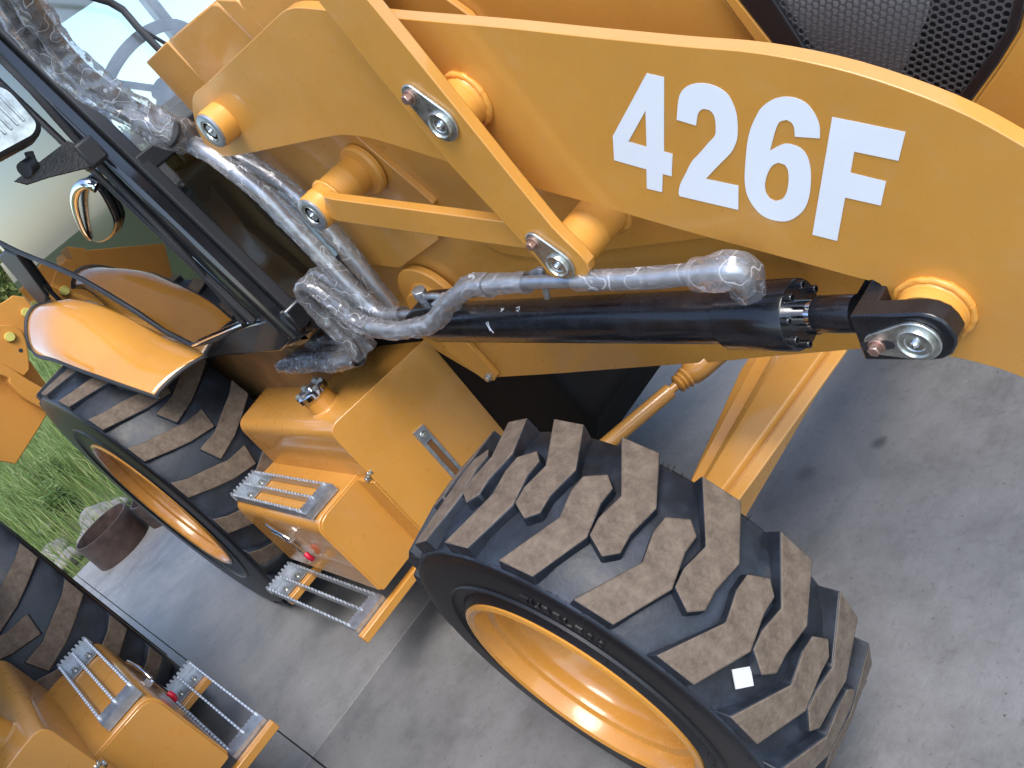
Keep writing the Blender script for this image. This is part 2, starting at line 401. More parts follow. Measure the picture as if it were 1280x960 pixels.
def wheel(name, cx, cz, yc, half, Rb, Rl, rim, phase_o, phase_i, nl, lug, sidew, whiskers, inset):
    W = empty(name, (cx, yc, cz), ROOT)
    # tyre carcass, local coordinates with the axle along y; outer side is -y
    b = MB(); prof = []
    for s in (-1, 1):
        side = [(rim+.004, half-inset-.010), (rim+.014, half-inset+.006), (rim+.2*(Rb-rim), half+.003), (rim+.33*(Rb-rim), half+.008),
                (rim+.345*(Rb-rim), half+.014), (rim+.375*(Rb-rim), half+.014), (rim+.39*(Rb-rim), half+.009), (rim+.80*(Rb-rim), half+.009), (Rb-.014, half+.007), (Rb-.006, half+.003), (Rb-.002, half-.004)]
        tread = [(Rb+.003, half-.02), (Rb+.012, half*.75), (Rb+.020, half*.45), (Rb+.024, half*.15)]
        q = [(r, s*y) for r, y in side+tread]
        prof += q if s < 0 else q[::-1]
    prof += [(rim-.01, half-.06), (rim-.01, -half+.06)]
    b.lathe(prof, (0, 0, 0), (0, 1, 0), 96, 0, True)
    ty = b.build('tyre', [RUBBER, SIDEW], W, 50)
    for p in ty.data.polygons:
        c = p.center; rr = math.hypot(c.x, c.z)
        p.material_index = 1 if rr < Rb-.010 else 0
    # lugs: outline (angle in degrees, y) wrapped on the tread
    def P(a, y, r):
        a = R(a); return (r*math.sin(a), y, r*math.cos(a))
    def lugmesh(mirror):
        bm_ = MB(); cA = sum(a for a, _ in lug)/len(lug); L = [(cA+(a-cA)*1.09, (-y if mirror else y)*(1 if abs(y) > half*.9 else 1.03)) for a, y in lug]; n = len(L)
        ca = sum(a for a, _ in L)/n; cy = sum(y for _, y in L)/n
        top = [P(a, y, Rl-(Rl-Rb)*(.44 if y < 0 else .10)*(y/half)**2) for a, y in L]
        bot = [P(ca+(a-ca)*1.14, cy+(y-cy)*(1.06) if abs(y) < half*.9 else y*1.004, Rb-.006 if abs(y) > half*.9 else Rb-.002) for a, y in L]
        bm_.add(top+bot, [tuple(range(n))], 1); k = len(bm_.v)
        bm_.f += [(i, (i+1) % n, n+(i+1) % n, n+i) for i in range(n)]; bm_.m += [0]*n
        return bm_
    protos = []
    for mirror, ph in ((False, phase_o), (True, phase_i)):
        base = None
        for k in range(nl):
            if base is None:
                base = lugmesh(mirror).build('lug', [RUBBER, DUST], W, 30, .0035, 2); o = base
            else:
                o = base.copy(); COL.objects.link(o); o.parent = W
            o.rotation_euler = (0, R(ph+k*360/nl), 0)
    # rim
    b = MB(); e = -half+inset
    b.lathe([(rim+.012, e-.001), (rim+.013, e-.010), (rim+.004, e-.013), (rim-.006, e-.008), (rim-.012, e+.010), (rim-.014, e+.025), (rim-.026, e+.032), (rim-.030, e+.045), (rim-.028, e+.060),
             (rim-.036, e+.085), (rim-.05, e+.095), (rim-.06, e+half*.85), (rim*.62, e+half*1.05), (rim*.55, e+half), (.0, e+half)], (0, 0, 0), (0, 1, 0), 96, caps=False)
    b.lathe([(rim-.02, half-.02), (rim-.05, half-.1), (rim-.05, half*.1)], (0, 0, 0), (0, 1, 0), 64, caps=False)
    b.build('rim', RIMP, W, 40)
    b = MB(); b.lathe([(rim*.36, e+half*1.01), (rim*.35, e+half*.8), (rim*.26, e+half*.7), (0, e+half*.68)], (0, 0, 0), (0, 1, 0), 40); b.build('hub', PAINT, W, 40)
    for k in range(8):
        a = 2*math.pi*k/8; bolt((rim*.47*math.sin(a), e+half*1.0, rim*.47*math.cos(a)), OUT, .011, .022, 'wheel_nut', W, STEEL)
    if sidew:
        b = MB(); rt = .352; n = len(sidew)
        for i, (vs, fs) in enumerate(text_chars(sidew, .032)):
            a0 = R(21.5 + i*3.45)
            out = []
            for v in vs:
                a = a0 + v.x/rt; r = rt+v.y-.011; out.append((r*math.sin(a), -half-.0095 - (v.z)*.006, r*math.cos(a)))
            b.add(out, fs)
        b.build('tyre_lettering', SIDEW, W, 0)
    if whiskers:
        b = MB(); g2 = random.Random(9)
        for k in range(whiskers):
            a = g2.uniform(-40, 130); s = g2.choice((-1, 1, -1)); y = s*(half-.004); p = Vector(P(a, y, Rb-.006)); d = Vector(P(a, 0, 1))+Vector((0, s*.5, 0))+Vector((g2.uniform(-.4, .4), 0, g2.uniform(-.4, .4)))
            b.tube([p, p+d.normalized()*g2.uniform(.012, .020)], .0006, 4, smooth=0)
            a = g2.uniform(-60, 120); rr = g2.choice((rim+.03, rim+.36*(Rb-rim), Rb-.012)); p = Vector(P(a, -half-.006, rr)); d = Vector((g2.uniform(-.5, .5), -1, g2.uniform(-.5, .5)))
            b.tube([p, p+d.normalized()*g2.uniform(.006, .012)], .0006, 4, smooth=0)
        b.build('mould_whiskers', SIDEW, W, 0, kind='stuff')
    return W
FL = [(0, -.1485), (9, -.1485), (14.6, -.050), (13.2, .012), (13.5, .046), (10.8, .066), (6.5, .045), (6.1, .012), (7.4, -.040)]
FW = wheel('front_wheel', 0, .45, -.796, .150, .410, .454, .258, 17.3, 6.2, 18, FL, 'TUBELESS', 46, -.010)
RL = [(-.6, -.2045), (5.9, -.2045), (9.2, -.12), (11.4, -.055), (13.1, .035), (6.9, .055), (6.5, -.02), (4.0, -.09), (1.8, -.155)]
RW = wheel('rear_wheel', -2.43, .65, -.741, .205, .622, .660, .352, 55.9, 64.2, 21, RL, '', 0, .002)
# paper sticker on the front tread
STK = ((72.2, -.882), (75.6, -.857), (78.6, -.877), (75.2, -.902))
q = MB(); pts_ = []
for a, y in STK:
    pts_.append((.4305*math.sin(R(a)), y+.796, .4305*math.cos(R(a))))
q.add(pts_ + [(p[0]*.994, p[1], p[2]*.994) for p in pts_], [(0, 1, 2, 3), (7, 6, 5, 4), (0, 4, 5, 1), (1, 5, 6, 2), (2, 6, 7, 3), (3, 7, 4, 0)])
st = q.build('sticker', simple('paper', (.55, .55, .54), .7), FW, 0); st['label'] = 'small square white paper sticker on the tread'

# ---- loader arm: one thick plate
YA = -.50
armo = [(-0.569,1.718),(-0.491,1.717),(-0.217,1.719),(-0.092,1.720),(-0.057,1.716),(-0.028,1.706),(0.014,1.686),(0.166,1.610),(0.341,1.527),(0.472,1.462),(0.597,1.401),(0.691,1.356),(0.780,1.299),(0.860,1.229),(0.913,1.164),(0.976,1.072),(1.033,0.965),(1.064,0.851),(1.012,0.714),(0.924,0.738),(0.808,0.833),(0.767,0.859),(0.730,0.875),(0.691,0.885),(0.670,0.906),(0.673,0.944),(0.683,0.975),(0.688,0.995),(0.686,1.009),(0.679,1.017),(0.666,1.020),(0.591,1.062),(0.431,1.151),(0.287,1.236),(0.200,1.284),(0.048,1.376),(-0.045,1.434),(-0.111,1.472),(-0.166,1.495),(-0.224,1.508),(-0.413,1.538),(-0.591,1.567),(-0.671,1.584),(-0.707,1.619),(-0.674,1.664),(-0.627,1.696)]
b = MB(); b.prism(soft(armo, 4, 30), 'y', YA, YA+.024)
ARM = b.build('loader_arm', PAINT, ROOT, 25, .0025, 2)
def lift(px): return lambda c: Vector((c[0], YA-.0007-c[2], c[1]))
def c1(L): return L
L4 = [[(0.531,1.386),(0.552,1.373),(0.486,1.277),(0.497,1.270),(0.474,1.238),(0.462,1.245),(0.442,1.218),(0.420,1.230),(0.440,1.259),(0.395,1.287),(0.419,1.322)], [(0.496,1.340),(0.463,1.291),(0.439,1.307)]]
two = [(0.534,1.314),(0.553,1.338),(0.564,1.347),(0.576,1.351),(0.588,1.351),(0.599,1.348),(0.610,1.342),(0.619,1.333),(0.624,1.323),(0.624,1.310),(0.621,1.296),(0.613,1.279),(0.604,1.265),(0.595,1.256),(0.584,1.248),(0.569,1.241),(0.553,1.234),(0.525,1.221),(0.567,1.199),(0.546,1.163),(0.467,1.205),(0.469,1.211),(0.480,1.223),(0.498,1.236),(0.519,1.251),(0.537,1.259),(0.560,1.270),(0.575,1.277),(0.582,1.286),(0.588,1.297),(0.590,1.306),(0.588,1.312),(0.581,1.316),(0.574,1.315),(0.567,1.310),(0.557,1.298)]
six = [(0.708,1.234),(0.715,1.249),(0.717,1.261),(0.716,1.274),(0.712,1.284),(0.704,1.292),(0.694,1.297),(0.683,1.299),(0.671,1.298),(0.656,1.293),(0.643,1.284),(0.629,1.272),(0.614,1.255),(0.598,1.232),(0.585,1.212),(0.578,1.199),(0.572,1.183),(0.571,1.167),(0.574,1.152),(0.582,1.141),(0.596,1.133),(0.610,1.131),(0.625,1.135),(0.641,1.144),(0.656,1.160),(0.669,1.181),(0.677,1.198),(0.681,1.213),(0.680,1.225),(0.674,1.233),(0.664,1.239),(0.653,1.239),(0.638,1.236),(0.651,1.251),(0.661,1.262),(0.670,1.269),(0.680,1.269),(0.684,1.264),(0.684,1.257),(0.679,1.245)]
sixh = [(0.640,1.217),(0.630,1.215),(0.618,1.206),(0.606,1.192),(0.601,1.180),(0.601,1.170),(0.607,1.164),(0.618,1.165),(0.629,1.173),(0.640,1.188),(0.647,1.203),(0.647,1.212)]
eff = [(0.735,1.256),(0.806,1.214),(0.784,1.181),(0.740,1.206),(0.723,1.180),(0.759,1.158),(0.739,1.127),(0.701,1.148),(0.661,1.087),(0.632,1.103)]
for nm, lp in (('figure_four', L4), ('figure_two', [two]), ('figure_six', [six, sixh]), ('letter_f', [eff])):
    flatmesh(nm, [soft(q, 4) if len(q) > 11 else q for q in lp], lift(0), WHITE, ARM)

# ---- pins and bosses (axis along y)
def boss(name, px, y0, y1, r, parent, flange=None, cap=None, weld=True):
    c = Vector((px[0], 0, px[2])); b = MB(); n = abs(y1-y0)
    prof = [(r*.80, 0), (r*.97, .0), (r, .006), (r, n*.45), (r*1.015, n*.47), (r*1.015, n*.52), (r, n*.54), (r, n)]
    if flange: prof = prof[:-1]+[(r, n-.009), (r*1.05, n-.006), (r*1.10, n-.001), (r*1.10, n)]
    b.lathe(prof, c+Y*y0, Y*(1 if y1 > y0 else -1), 40)
    o = b.build(name, WELD, parent, 35)
    if weld:
        b = MB(); rr = r*(1.11 if flange else 1.02); g4 = random.Random(int(px[0]*1000)); N = 54; P = []; W_ = []
        b.tube([c+Y*(y1-.002*(1 if y1 > y0 else -1))+Vector((math.cos(2*math.pi*k/N)*rr, 0, math.sin(2*math.pi*k/N)*rr)) for k in range(N+1)], .0052, 8, smooth=0, rnd=.16, seed=int(px[2]*999))
        b.build('weld_bead', WELD, parent, 60)
    return o
def pin(px, y, r, parent, washer=True, rw=None):
    c = Vector((px[0], y, px[2])); b = MB()
    if washer:
        b.lathe([(rw, 0), (rw, .005), (rw-.002, .006), (r*1.04, .006), (r*1.02, .003)], c, OUT, 44); b.build('washer', WASHER, parent, 40); b = MB()
    b.lathe([(r, .0), (r, .004), (r*.95, .006), (r*.88, .006), (r*.82, .003), (r*.58, .003), (r*.52, .0015), (r*.28, .001), (r*.2, .001), (0, .001)], c, OUT, 40)
    b.build('pin', STEEL, parent, 40); b = MB()
    b.lathe([(.0055, .001), (.0055, .004), (.0042, .005), (.0032, .008), (0, .009)], c, OUT, 12); b.build('grease_nipple', CHROME, parent, 40)
def keeper(pa, pb, y, ra, rb, parent, slot=False):
    # teardrop lock plate from bolt pa to pin pb
    a = Vector((pa[0], pa[2])); c = Vector((pb[0], pb[2])); d = (c-a); L = d.length; d /= L; n = Vector((-d.y, d.x)); s = (rb-ra)/L; th = math.acos(max(-1, min(1, -s)))
    poly = []
    for i in range(17):
        t = th + (2*math.pi-2*th)*i/16; poly.append(tuple(a + (d*math.cos(t)+n*math.sin(t))*ra))
    for i in range(21):
        t = -th + 2*th*i/20; poly.append(tuple(c + (d*math.cos(t)+n*math.sin(t))*rb))
    b = MB(); b.prism(poly, 'y', y-.006, y); kp = b.build('lock_plate', STEEL, parent, 30, .0015, 2)
    if slot:
        b = MB(); sl_ = []
        for i in range(9):
            t = math.pi/2+math.pi*i/8; sl_.append(tuple(a-d*.016+(d*math.cos(t)+n*math.sin(t))*.0075))
        for i in range(9):
            t = -math.pi/2+math.pi*i/8; sl_.append(tuple(a+d*.016+(d*math.cos(t)+n*math.sin(t))*.0075))
        b.prism(sl_, 'y', y-.0066, y-.0055); b.build('slot', BLKM, parent, 30)
    bolt((pa[0], y-.006, pa[2]), OUT, .0085, .014, 'lock_bolt', parent)

# arm pivot at the tower head
pv = (-0.533,-0.538,1.642); boss('pivot_boss', pv, -.538, -.46, .042, ARM); pin(pv, -.538, .024, ARM, rw=.0385)
# crossing link plate (outer) --------------------------------------------------
YL = -.56
lo = rounded([(0.106,1.829),(0.122,1.588),(0.136,1.394),(0.157,1.293),(0.175,1.197),(0.177,1.176),(0.178,1.158),(0.188,1.143),(0.205,1.131),(0.229,1.128),(0.253,1.133),(0.272,1.145),(0.281,1.160),(0.279,1.182),(0.270,1.208),(0.262,1.238),(0.250,1.343),(0.238,1.468),(0.226,1.587),(0.218,1.654),(0.206,1.781)], 0)
b = MB(); b.prism(lo, 'y', YL, YL+.021); LK = b.build('bellcrank_link', PAINT, ROOT, 25, .002, 2)
p1 = (0.191,-0.566,1.456); p2 = (0.224,-0.566,1.173)
keeper((0.171,-0.560,1.514), p1, YL, .018, .031, LK); pin(p1, -.566, .0225, LK, False)
keeper((0.207,-0.560,1.223), p2, YL, .0175, .0305, LK); pin(p2, -.566, .0215, LK, False)
boss('link_boss', (p1[0]+.002, 0, p1[2]), -.5392, -.501, .040, LK, flange=True)
boss('link_boss', (p2[0]+.004, 0, p2[2]), -.5392, -.42, .041, LK, flange=True)
# short horizontal link --------------------------------------------------------
lo = [(-0.335,1.418),(-0.309,1.406),(-0.077,1.327),(0.121,1.259),(0.221,1.217),(0.219,1.190),(0.188,1.179),(0.131,1.198),(0.002,1.240),(-0.352,1.358),(-0.386,1.376)]
b = MB(); b.prism(lo, 'y', -.535, -.514); SL = b.build('lower_link', PAINT, ROOT, 25, .002, 2)
p3 = (-0.403,-0.545,1.396); boss('link_boss', p3, -.545, -.49, .041, SL); pin(p3, -.545, .024, SL, rw=.038)

# ---- tower, rail and bonnet
YT = -.36
tw = [(-0.856,1.645),(-0.890,1.557),(-0.848,1.425),(-0.822,1.228),(-0.832,1.020),(-0.750,0.846),(-0.642,0.741),(-0.313,0.746),(-0.088,0.753),(0.132,0.759),(0.151,0.769),(0.152,0.758),(0.302,0.766),(0.461,0.772),(0.657,0.776),(0.809,0.806),(0.897,0.891),(0.720,0.948),(0.501,1.020),(0.204,1.088),(-0.090,1.287),(-0.258,1.556),(-0.456,1.702)]
b = MB(); b.prism(tw, 'y', YT, YT+.02); TW = b.build('chassis_frame', PAINT, ROOT, 25, .002, 2)
b = MB(); b.prism([(-0.834,1.588),(-0.757,1.451),(-0.767,1.265),(-0.757,1.184),(-0.562,1.139),(-0.334,1.183),(-0.259,1.268),(-0.337,1.458),(-0.353,1.566)], 'y', -.385, -.361); b.build('tower_plate', PAINT, TW, 25, .002)
b = MB(); b.prism([(-0.342,1.449),(-0.300,1.440),(-0.061,1.306),(0.172,1.144),(0.500,0.981),(0.511,1.002),(0.349,1.046),(0.108,1.062),(-0.025,1.069),(-0.117,1.083),(-0.185,1.106),(-0.228,1.144),(-0.266,1.224)], 'y', -.37, -.362); b.build('bonnet_skirt', PAINT, TW, 25, .0015)
c = (-0.386,-0.400,1.395)
b = MB(); b.lathe([(.056, 0), (.060, .006), (.060, .016)], (c[0], -.405, c[2]), Y, 40); b.build('weld_collar', WELD, TW, 30)
boss('tower_boss', (p3[0], 0, p3[2]), -.489, -.386, .043, TW, flange=True)
c = (-0.552,-0.380,1.022); b = MB()
b.lathe([(.105, 0), (.108, .004), (.108, .018)], (c[0], -.385, c[2]), Y, 56); b.lathe([(.052, -.03), (.055, -.028), (.058, -.005), (.07, .002)], (c[0], -.385, c[2]), Y, 40); b.build('cylinder_mount', WELD, TW, 30)
b = MB(); b.prism([(-0.653,0.926),(-0.556,0.876),(-0.546,0.784),(-0.544,0.761),(-0.572,0.744),(-0.616,0.751),(-0.674,0.855)], 'y', -.375, -.361); b.build('mounting_tab', PAINT, TW, 25, .0015)
bolt((-0.582,-0.375,0.759), OUT, .009, .012, 'bolt', TW, STEEL)
b = MB(); b.prism([(-1.35, .26), (-.62, .30), (-.42, .52), (-.45, .80), (-.8, .9), (-1.0, 1.3), (-1.35, 1.3)], 'y', -.30, .30); b.build('engine_shade_block', simple('shade_black', (.006, .006, .006), .75, var=.4, spec=.2), TW, 25, .03, 3)  # engine mass, lowered and blackened to stand in for the deep underside shadow
# inner side of the frame on the far side
b = MB(); b.prism([(-1.2, .74), (.95, .78), (1.0, .95), (-.2, 1.3), (-1.2, 1.3)], 'y', .34, .36); b.build('chassis_plate', PAINT, TW, 25, .002)
# bonnet: side panels, edge strip, grille
BN = empty('bonnet', (0, 0, 0), ROOT)
b = MB(); b.prism([(-0.831,1.616),(-0.325,1.325),(0.165,1.062),(0.445,0.940),(0.551,1.120),(0.567,1.311),(0.554,1.382),(0.535,1.473),(-0.061,1.744),(-0.467,1.726)], 'y', -.33, -.31); b.build('side_panel', PAINT, BN, 25, .002)
b = MB(); b.prism([(-0.097,1.769),(0.091,1.611),(0.098,1.582),(0.123,1.541),(0.135,1.473),(-0.052,1.440),(-0.302,1.464),(-0.258,1.619)], 'y', -.345, -.331); b.build('panel_overlap', PAINT, BN, 25, .002)
b = MB(); b.prism([(0.573,1.466),(0.569,1.388),(0.581,1.316),(0.581,1.235),(0.603,1.227),(0.601,1.311),(0.586,1.381),(0.590,1.459)], 'y', -.35, -.331); b.build('edge_strip', PAINT, BN, 25, .002)
gp = [(0.576,1.379),(0.581,1.455),(0.923,1.299),(0.887,1.248),(0.866,1.216),(0.837,1.190),(0.779,1.147),(0.712,1.094),(0.574,1.187),(0.590,1.304)]
b = MB(); b.prism(gp, 'y', -.325, -.29); b.build('grille_backing', BLKM, BN, 25)
b = MB(); b.prism([(0.621,1.399),(0.816,1.314),(0.787,1.264),(0.731,1.206),(0.677,1.150),(0.598,1.214)], 'y', -.330, -.3255); gb = b.build('radiator_core', simple('radiator_grey', (.48, .48, .48), .45, metal=.3, var=.2), BN, 25)
b = MB(); b.prism([(0.590,1.459),(0.586,1.381),(0.601,1.311),(0.598,1.255),(0.640,1.228),(0.640,1.286),(0.632,1.362),(0.631,1.440)], 'y', -.35, -.331); b.build('grille_frame', BLACK, BN, 25, .003)
b = MB(); b.prism([(0.903,1.316),(0.888,1.256),(0.869,1.226),(0.838,1.199),(0.783,1.156),(0.746,1.107),(0.761,1.097),(0.795,1.144),(0.848,1.188),(0.879,1.218),(0.900,1.252),(0.915,1.310)], 'y', -.35, -.331); b.build('grille_frame', BLACK, BN, 25, .003)
b = MB(); b.prism([(0.917,1.310),(0.902,1.251),(0.881,1.215),(0.849,1.184),(0.797,1.140),(0.759,1.091),(0.816,0.936),(0.991,0.961),(1.051,1.248)], 'y', -.35, -.31); b.build('nose_panel', PAINT, BN, 25, .003)
# perforated sheet: hexagonal holes
b = MB(); pitch = .0096
hx = [(0.609,1.404),(0.911,1.274),(0.876,1.222),(0.787,1.155),(0.726,1.117),(0.609,1.223)]
def inside(p, poly):
    r = False; n = len(poly)
    for i in range(n):
        (x1, y1), (x2, y2) = poly[i], poly[i-1]
        if (y1 > p[1]) != (y2 > p[1]) and p[0] < (x2-x1)*(p[1]-y1)/(y2-y1)+x1: r = not r
    return r
xs = [p[0] for p in hx]; zs = [p[1] for p in hx]
ni = int((max(xs)-min(xs))/pitch)+2; nj = int((max(zs)-min(zs))/(pitch*.866))+2
for j in range(nj):
    for i in range(ni):
        cx = min(xs)+(i+.5*(j % 2))*pitch; cz = min(zs)+j*pitch*.866
        if not inside((cx, cz), hx): continue
        Ro, Ri = pitch/math.sqrt(3), pitch*.44
        vs = []
        for rr, yy in ((Ro, -.344), (Ri, -.344), (Ri, -.3415)):
            vs += [(cx+rr*math.sin(R(60*k)), yy, cz+rr*math.cos(R(60*k))) for k in range(6)]
        b.add(vs, [(k, (k+1) % 6, 6+(k+1) % 6, 6+k) for k in range(6)] + [(6+k, 6+(k+1) % 6, 12+(k+1) % 6, 12+k) for k in range(6)])
b.build('perforated_grille', simple('grille_steel', (.13, .13, .135), .35, metal=.5), BN, 0, kind='stuff')
# rear cowl boxes beside the windscreen
CW = empty('rear_cowl', (0, 0, 0), ROOT)
b = MB(); b.prism([(-0.834,1.841),(-0.674,1.836),(-0.657,1.721),(-0.643,1.620),(-0.777,1.581),(-0.818,1.681)], 'y', -.42, .30); b.build('cowl_box', PAINT, CW, 25, .003)
b = MB(); b.prism([(-0.622,1.832),(-0.368,1.817),(-0.348,1.807),(-0.318,1.697),(-0.550,1.647),(-0.621,1.722)], 'y', -.44, .30); b.build('cowl_box', PAINT, CW, 25, .004)
b = MB(); b.prism([(-0.330,1.816),(-0.266,1.789),(-0.242,1.696),(-0.300,1.697)], 'y', -.45, -.30); b.build('cowl_strip', PAINT, CW, 25, .003)
b = MB(); b.prism(rounded([(-0.174,1.845),(-0.276,1.780),(-0.245,1.694),(-0.089,1.670),(0.072,1.734)], [.0, .03, .03, 0, 0]), 'y', -.45, .3); b.build('cowl_cover', PAINT, CW, 25, .006)

# ---- lift cylinder
CY = empty('lift_cylinder', (0, 0, 0), ROOT)
a = Vector((-0.386,-0.488,1.036)); e = Vector((0.409,-0.488,0.971)); d = (e-a).normalized()
b = MB(); b.lathe([(.028, -.03), (.041, -.02), (.0445, 0), (.0445, (e-a).length-.004), (.044, (e-a).length)], a, d, 48); b.build('barrel', BLKCYL, CY, 40)
uo = (cam.matrix_world.translation-a.lerp(e, .3)); uo = (uo-d*uo.dot(d)).normalized(); vo = d.cross(uo)
def mark(t, pts_, nm='chalk_mark'):
    b = MB(); b.tube([a+d*((e-a).length*(t+dx))+(uo*math.cos(an)+vo*math.sin(an))*.0447 for dx, an in pts_], .0009, 5, smooth=0); b.build(nm, WHITE, CY, 0)
mark(.29, [(0, .05), (.012, .35), (.020, .55), (.012, .30), (.008, .02), (0, .05), (.010, .45)])
mark(.34, [(0, -.62), (.010, -.50), (.004, -.45), (.012, -.60)])
mark(.40, [(0, -.60), (.010, -.66), (.014, -.50), (.003, -.46), (.014, -.42)])
f0 = e; f1 = Vector((0.534,-0.488,0.961)); n = (f1-f0).length
b = MB(); b.lathe([(.044, -.004), (.050, 0), (.050, .004), (.0535, .006), (.0545, n*.5), (.0545, n-.003), (.053, n), (.022, n)], f0, d, 48); b.build('gland', BLKCYL, CY, 30)
for k in range(8):
    u = d.orthogonal().normalized(); v = d.cross(u); aa = 2*math.pi*(k+.35)/8
    c = f1 + (u*math.cos(aa)+v*math.sin(aa))*.0445; b = MB(); b.lathe([(.0065, -.002), (.0065, .010), (.0055, .0115), (.0036, .0115), (.0036, .006), (0, .006)], c, d, 14); b.build('cap_screw', BLKCYL, CY, 30)
b = MB(); b.lathe([(.0235, -.05), (.0235, .05)], f1, d, 32); b.build('rod', CHROME, CY, 40)
g1 = Vector((0.624,-0.488,0.955)); b = MB(); b.lathe([(.025, .028), (.0275, .032), (.0275, (g1-f1).length)], f1, d, 32); b.build('rod_end', BLKCYL, CY, 40)
ear = [(0.668,1.009),(0.718,1.005),(0.759,1.003),(0.772,0.998),(0.783,0.988),(0.788,0.974),(0.789,0.958),(0.784,0.946),(0.774,0.933),(0.759,0.926),(0.740,0.925),(0.655,0.931)]
b = MB(); b.prism(ear, 'y', -.56, -.529); CL = b.build('clevis', BLKCYL, CY, 25, .003, 2)
exo = [(x, z) for x, z in [(0.601,0.952),(0.646,0.996),(0.681,0.991),(0.716,0.969),(0.700,0.899),(0.661,0.857),(0.601,0.861),(0.591,0.910)]]
b = MB(); b.prism(exo, 'y', -.45, -.42); b.build('clevis_inner_ear', BLKCYL, CY, 25, .003)
x0 = g1.x-.012
b = MB(); b.prism([(0.668,1.008),(0.656,0.932),(0.684,0.931),(0.694,1.005)], 'y', -.558, -.421); b.build('clevis_bridge', BLKCYL, CY, 25, .002)
pc = (0.741,-0.566,0.962); keeper((0.689,-0.560,0.961), pc, -.56, .018, .031, CY, True); pin(pc, -.566, .0235, CY, False)
boss('clevis_boss', (pc[0], 0, pc[2]), -.528, -.501, .043, ARM, flange=True)

# ---- pipes in crinkled plastic film
PI_ = empty('hydraulic_pipes', (0, 0, 0), ROOT)
def pipe(pts, r, m=ZINC, nm='steel_pipe', sm=6): 
    b = MB(); b.tube(pts, r, 16, smooth=sm); return b.build(nm, m, PI_, 60)
def wrap(pts, r, seed, rnd=.22, sm=9, nm='plastic_wrap'):
    P = spline(pts, sm*3); n = len(P); seg = 22; up = None; vs = []; acc = 0
    for i, p in enumerate(P):
        t = (P[min(i+1, n-1)]-P[max(i-1, 0)]).normalized()
        if up is None: up = t.orthogonal().normalized()
        up = (up-t*up.dot(t)).normalized(); v = t.cross(up)
        if i: acc += (p-P[i-1]).length
        r0 = (r(i/(n-1)) if callable(r) else r)*1.08
        for k in range(seg):
            a_ = 2*math.pi*k/seg; ca, sa = math.cos(a_), math.sin(a_)
            q1 = Vector((ca*1.1, sa*1.1, acc*20+seed*9)); q2 = Vector((ca*1.8+acc*14, sa*1.8, acc*26+seed*5)); q3 = Vector((ca*.8, sa*.8, acc*9+seed*3))
            f = 1 + rnd*1.35*(.9*noise.noise(q3) + .6*(.5-2*abs(noise.noise(q1))) + .3*(.4-2*abs(noise.noise(q2))))
            vs.append(p+(up*ca+v*sa)*r0*f)
    b = MB(); b.add(vs, [(i*seg+k, i*seg+(k+1) % seg, (i+1)*seg+(k+1) % seg, (i+1)*seg+k) for i in range(n-1) for k in range(seg)])
    return b.build(nm, FILM, PI_, 28)
def J(s): return s
main = [(-0.545,-0.555,1.098),(-0.427,-0.555,1.077),(-0.297,-0.555,1.084),(-0.192,-0.555,1.118),(-0.073,-0.555,1.155),(0.001,-0.555,1.153),(0.107,-0.555,1.143),(0.224,-0.555,1.130),(0.361,-0.555,1.114),(0.468,-0.555,1.107),(0.527,-0.555,1.104)] + [(0.535,-0.545,1.084), (0.512,-0.530,1.049)]
pipe(main, .0125)
wrap(main[:6], .020, 1); wrap(main[5:7], .0185, 2, .12); wrap(main[7:10], .0160, 3, .08); wrap(main[9:], .0235, 4, .16)
m2 = [(-0.627,-0.500,1.219),(-0.596,-0.500,1.164),(-0.586,-0.500,1.117),(-0.557,-0.500,1.090),(-0.472,-0.500,1.081),(-0.387,-0.500,1.077),(-0.307,-0.500,1.094),(-0.264,-0.500,1.109)]
pipe(m2, .0105, ZINC); wrap(m2[:5], .018, 5, .22)
m3 = [(-0.722,-0.550,1.232),(-0.674,-0.550,1.244),(-0.647,-0.550,1.215),(-0.616,-0.550,1.162),(-0.593,-0.550,1.116),(-0.557,-0.550,1.095)]
pipe(m3, .013, HOSE, 'hose'); wrap(m3, .0205, 6, .18)
m4 = [(-0.736,-0.510,1.234),(-0.675,-0.510,1.243),(-0.641,-0.510,1.215),(-0.625,-0.510,1.166),(-0.614,-0.510,1.129),(-0.602,-0.510,1.101)]
pipe(m4, .012, HOSE, 'hose'); wrap(m4, .0185, 7, .18)
for k, mm in enumerate(([(-0.724,-0.550,1.225),(-0.732,-0.550,1.176),(-0.729,-0.550,1.108),(-0.719,-0.550,1.046),(-0.729,-0.550,1.008)], [(-0.721,-0.520,1.182),(-0.722,-0.520,1.121),(-0.718,-0.520,1.052),(-0.718,-0.520,1.007)])):
    pipe(mm, .012, HOSE, 'hose'); wrap(mm, .021, 20+k, .20)
low = [(-0.821,-0.520,0.978),(-0.941,-0.520,0.973),(-1.063,-0.520,0.979),(-1.211,-0.520,0.977),(-1.361,-0.520,0.974)]
pipe(low, .014, HOSE, 'hose'); wrap(low, lambda t: .020+.008*math.sin(t*3.1), 8, .16)
low2 = [(-0.884,-0.480,0.980),(-1.021,-0.480,0.977),(-1.165,-0.480,0.973),(-1.300,-0.480,0.974),(-1.404,-0.480,0.959)]
pipe(low2, .014, HOSE, 'hose'); wrap(low2, .021, 9, .16)
low3 = [(-0.967,-0.440,0.982),(-1.085,-0.440,0.992),(-1.221,-0.440,0.996)]
pipe(low3, .018, HOSE, 'hose'); wrap(low3, .027, 10, .16)
